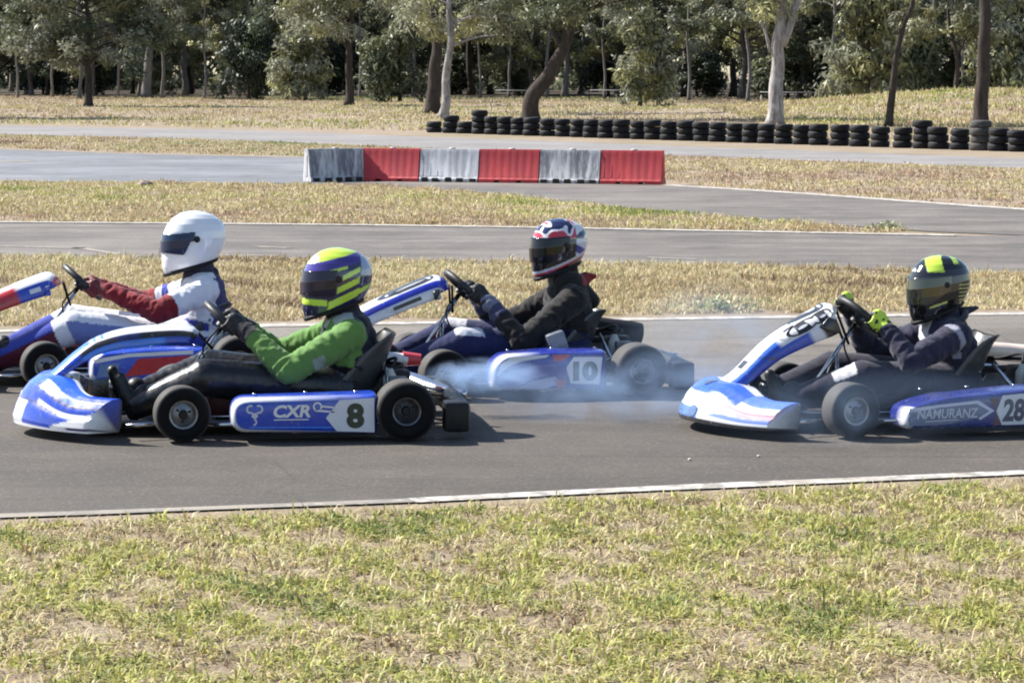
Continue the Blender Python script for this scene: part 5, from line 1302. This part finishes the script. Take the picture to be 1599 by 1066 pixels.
D8 = dict(label='driver in green jacket and lime purple helmet steering the blue number 8 kart', pel=(0.80, 0.185), chest=(0.82, 0.345), sh=(0.825, 0.468), head=(0.775, 0.705), k=1.06,
          elb=[(0.52, -0.30, 0.305), (0.50, 0.30, 0.33)], grip=(188, -8), leg_mat=M_shiny, knee=[(0.12, -0.27, 0.275), (0.16, 0.24, 0.27)], ank=[(-0.20, -0.17, 0.135), (-0.235, 0.13, 0.14)], fold=0.0085,
          col=col8, glove=g_plain((0.012, 0.012, 0.014)), yaw=R(6), pitch=R(4), hs=1.06, hcol=h_green, vmask=v_std, vmat=mat_visor('dark_purple_visor', (0.012, 0.009, 0.025), 0.12, 0.0))
def hood8(b):
    b.capsule((0.875, -0.10, 0.505), (0.875, 0.10, 0.505), 0.052, 0.052); b.capsule((0.90, -0.05, 0.44), (0.92, 0.0, 0.30), 0.07, 0.06); b.capsule((0.90, 0.06, 0.44), (0.92, 0.0, 0.30), 0.07, 0.06)
D8['extra'] = [('rib_vest', hood8, M_suit, lambda p: (0.015, 0.016, 0.028))]
# driver 10 : black hooded jacket with red lined hood
def col10(nm, p, t, n):
    if nm in ('hip', 'thigh', 'shin'):
        if nm == 'thigh' and t > 0.86 and n[2] > 0.55: return (0.55, 0.55, 0.60)
        return (0.012, 0.018, 0.075)
    if nm == 'fore' and t > 0.62: return (0.05, 0.055, 0.11) if t < 0.84 else (0.16, 0.17, 0.24)
    if nm == 'torso' and p.z < 0.26: return (0.02, 0.035, 0.13)
    return (0.011, 0.010, 0.010)
def hood10(b):
    b.capsule((0.765, -0.055, 0.575), (0.765, 0.055, 0.575), 0.078, 0.078); b.capsule((0.80, -0.06, 0.56), (0.80, 0.06, 0.56), 0.085, 0.085)
    b.capsule((0.82, -0.07, 0.565), (0.90, 0.0, 0.595), 0.045, 0.032); b.capsule((0.82, 0.07, 0.565), (0.90, 0, 0.595), 0.045, 0.032); b.capsule((0.90, 0, 0.60), (0.945, 0, 0.605), 0.036, 0.014); b.capsule((0.86, 0, 0.51), (0.925, 0, 0.47), 0.085, 0.05)
D10 = dict(label='driver in black hooded jacket and red white blue helmet in the number 10 kart', pel=(0.80, 0.20), chest=(0.80, 0.36), sh=(0.785, 0.495), head=(0.742, 0.765), k=1.02,
           elb=[(0.47, -0.30, 0.275), (0.46, 0.30, 0.30)], grip=(200, -20), knee=[(0.15, -0.25, 0.270), (0.17, 0.24, 0.28)], ank=[(-0.20, -0.16, 0.135), (-0.22, 0.13, 0.14)], fold=0.009,
           col=col10, glove=g_plain((0.012, 0.012, 0.014)), yaw=R(12), pitch=R(2), hs=1.0, hcol=h_red, vmask=v_big, vmat=mat_visor('black_visor', (0.006, 0.006, 0.008), 0.12, 0.0),
           extra=[('hood', hood10, M_suit, lambda p: (0.20, 0.018, 0.020) if p.x > 0.845 and p.z > 0.565 else (0.011, 0.010, 0.010))])
# driver 28 : dark navy suit with white piping
def col28(nm, p, t, n):
    if nm in ('shin', 'thigh', 'hip'):
        if nm == 'shin' and t < 0.35 and n[2] > 0.35 and p.y < 0: return (0.62, 0.60, 0.60)
        return (0.020, 0.020, 0.036)
    if nm == 'upper' and abs(t-0.10) < 0.05: return (0.30, 0.30, 0.36)
    if nm == 'torso' and n[0] < -0.5 and p.z > 0.36 and abs(p.y) < 0.06: return (0.58, 0.57, 0.58)
    if nm == 'neck' and p.x < 0.62: return (0.55, 0.55, 0.57)
    return (0.022, 0.022, 0.048)
def brace28(b):
    for s_ in (-1, 1): b.tube(catmull([(0.60, s_*0.03, 0.455), (0.64, s_*0.11, 0.485), (0.72, s_*0.12, 0.525), (0.775, 0.0, 0.545)], 5), 0.022, 10, flat=0.7)
    b.capsule((0.76, 0, 0.545), (0.84, 0, 0.565), 0.03, 0.010)
D28 = dict(label='driver in dark navy suit with black and lime helmet in the number 28 kart', pel=(0.73, 0.19), chest=(0.70, 0.335), sh=(0.668, 0.445), head=(0.635, 0.668), k=0.98,
           elb=[(0.385, -0.285, 0.335), (0.37, 0.29, 0.33)], grip=(192, 35), knee=[(0.15, -0.24, 0.255), (0.16, 0.22, 0.255)], ank=[(-0.20, -0.14, 0.135), (-0.215, 0.12, 0.145)], fold=0.009,
           col=col28, glove=g_28, yaw=R(4), pitch=R(0), hs=0.99, hcol=h_black, vmask=v_big, vmat=mat_visor('silver_mirror_visor', (0.10, 0.098, 0.085), 0.12, 0.8),
           extra=[('neck_brace', brace28, M_suit, lambda p: (0.03, 0.034, 0.05))])
# driver in white : white and blue suit, dark red sleeves
def colW(nm, p, t, n):
    Wt = (0.70, 0.70, 0.74); Rd = (0.20, 0.012, 0.018); Bl = (0.04, 0.06, 0.34)
    if nm == 'fore': return Rd
    if nm == 'upper': return Rd if t > 0.72 else (Bl if (0.48 < t < 0.6 and p.y > 0) else Wt)
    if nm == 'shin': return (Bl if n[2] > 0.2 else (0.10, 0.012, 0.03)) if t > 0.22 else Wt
    if nm == 'thigh': return Wt if n[2] > 0.40 else (0.17, 0.21, 0.42) if t > 0.45 else Bl  # knee sides tinted blue grey, shade painted into the white cloth
    if nm == 'neck': return (0.03, 0.03, 0.05)
    if nm in ('torso', 'yoke') and n[0] > 0.55: return (0.04, 0.035, 0.12)
    if nm == 'torso' and abs(p.y) > 0.10 and n[0] > 0.25: return (0.05, 0.05, 0.18)
    return Wt
DW = dict(label='driver in white suit with red sleeves and plain white helmet at left', pel=(0.90, 0.20), chest=(0.92, 0.37), sh=(0.915, 0.505), head=(0.872, 0.765), k=1.06,
          elb=[(0.635, -0.31, 0.40), (0.62, 0.31, 0.40)], grip=(205, -25), knee=[(0.17, -0.22, 0.315), (0.19, 0.21, 0.315)], ank=[(-0.22, -0.15, 0.14), (-0.23, 0.13, 0.145)], fold=0.009,
          col=colW, glove=g_plain((0.13, 0.010, 0.014)), yaw=R(8), pitch=R(6), hs=1.12, hcol=h_white, vmask=v_white, vmat=mat_visor('blue_black_visor', (0.010, 0.020, 0.055), 0.12, 0.0))
def collarW(b):
    b.capsule((0.875, -0.02, 0.575), (0.965, 0.0, 0.585), 0.072, 0.05); b.capsule((0.96, -0.06, 0.56), (1.0, 0, 0.45), 0.045, 0.04); b.capsule((0.96, 0.06, 0.56), (1.0, 0, 0.45), 0.045, 0.04)
DW['extra'] = [('collar', collarW, M_suit, lambda p: (0.022, 0.020, 0.045))]
for d_, k_ in ((D8, K8), (D10, K10), (D28, K28), (DW, KW)): driver(d_, k_)

# ------------------------------------------------------------------ two-stroke smoke
def smoke(name, label, loc, size, rz, dens, scale, seed, power=1.0):
    mb = MB(); mb.grid(lambda u, v: (math.cos(u*2*math.pi)*math.sin(v*math.pi), math.sin(u*2*math.pi)*math.sin(v*math.pi), -math.cos(v*math.pi)), 24, 14)
    o = mb.build(name, None, loc=loc); o.scale = size; o.rotation_euler = (0, 0, rz)
    m = bpy.data.materials.new(name); m.use_nodes = True; t = m.node_tree; t.nodes.clear()
    out = t.nodes.new('ShaderNodeOutputMaterial'); pv = t.nodes.new('ShaderNodeVolumePrincipled')
    pv.inputs['Color'].default_value = (0.50, 0.69, 1.0, 1); pv.inputs['Anisotropy'].default_value = 0.2
    tc = t.nodes.new('ShaderNodeTexCoord'); gm = t.nodes.new('ShaderNodeNewGeometry')
    ln = t.nodes.new('ShaderNodeVectorMath'); ln.operation = 'LENGTH'; t.links.new(tc.outputs['Object'], ln.inputs[0])
    fr = t.nodes.new('ShaderNodeMapRange'); fr.interpolation_type = 'SMOOTHSTEP'
    for i, k in enumerate((0.05, 0.98, 1.0, 0.0)): fr.inputs[i+1].default_value = k
    t.links.new(ln.outputs['Value'], fr.inputs[0])
    ns = t.nodes.new('ShaderNodeTexNoise'); ns.inputs['Scale'].default_value = scale; ns.inputs['Detail'].default_value = 4; ns.inputs['Roughness'].default_value = 0.6; ns.inputs['Distortion'].default_value = 0.6
    mp = t.nodes.new('ShaderNodeMapping'); mp.inputs['Location'].default_value = (seed, 0, 0); mp.inputs['Scale'].default_value = (0.7, 1, 1.3)
    t.links.new(gm.outputs['Position'], mp.inputs[0]); t.links.new(mp.outputs[0], ns.inputs['Vector'])
    nr = t.nodes.new('ShaderNodeMapRange')
    for i, k in enumerate((0.40, 0.68, 0.0, 1.0)): nr.inputs[i+1].default_value = k
    t.links.new(ns.outputs['Fac'], nr.inputs[0])
    mu = t.nodes.new('ShaderNodeMath'); mu.operation = 'MULTIPLY'; t.links.new(fr.outputs[0], mu.inputs[0]); t.links.new(nr.outputs[0], mu.inputs[1])
    m2 = t.nodes.new('ShaderNodeMath'); m2.operation = 'MULTIPLY'; m2.inputs[1].default_value = dens; t.links.new(mu.outputs[0], m2.inputs[0])
    t.links.new(m2.outputs[0], pv.inputs['Density']); t.links.new(pv.outputs[0], out.inputs['Volume'])
    o.data.materials.append(m); tag(o, label, 'smoke', kind='stuff'); return o
smoke('exhaust_smoke', 'dense blue exhaust smoke puff just behind kart 8', (-0.14, 14.60, 0.20), (0.36, 0.20, 0.11), R(6), 20, 8.0, 1.0)
smoke('exhaust_smoke', 'thin blue smoke drifting between kart 10 and kart 28', (0.50, 14.42, 0.15), (1.0, 0.50, 0.25), R(6), 2.0, 6.0, 5.0)
smoke('exhaust_smoke', 'pale smoke haze rising in the gap between kart 10 and kart 28', (1.05, 14.95, 0.32), (0.62, 0.45, 0.42), R(6), 1.3, 4.0, 3.0)
smoke('exhaust_smoke', 'faint blue smoke veil round the front of kart 28', (1.70, 13.38, 0.18), (1.10, 0.22, 0.24), R(12), 1.5, 3.0, 9.0)
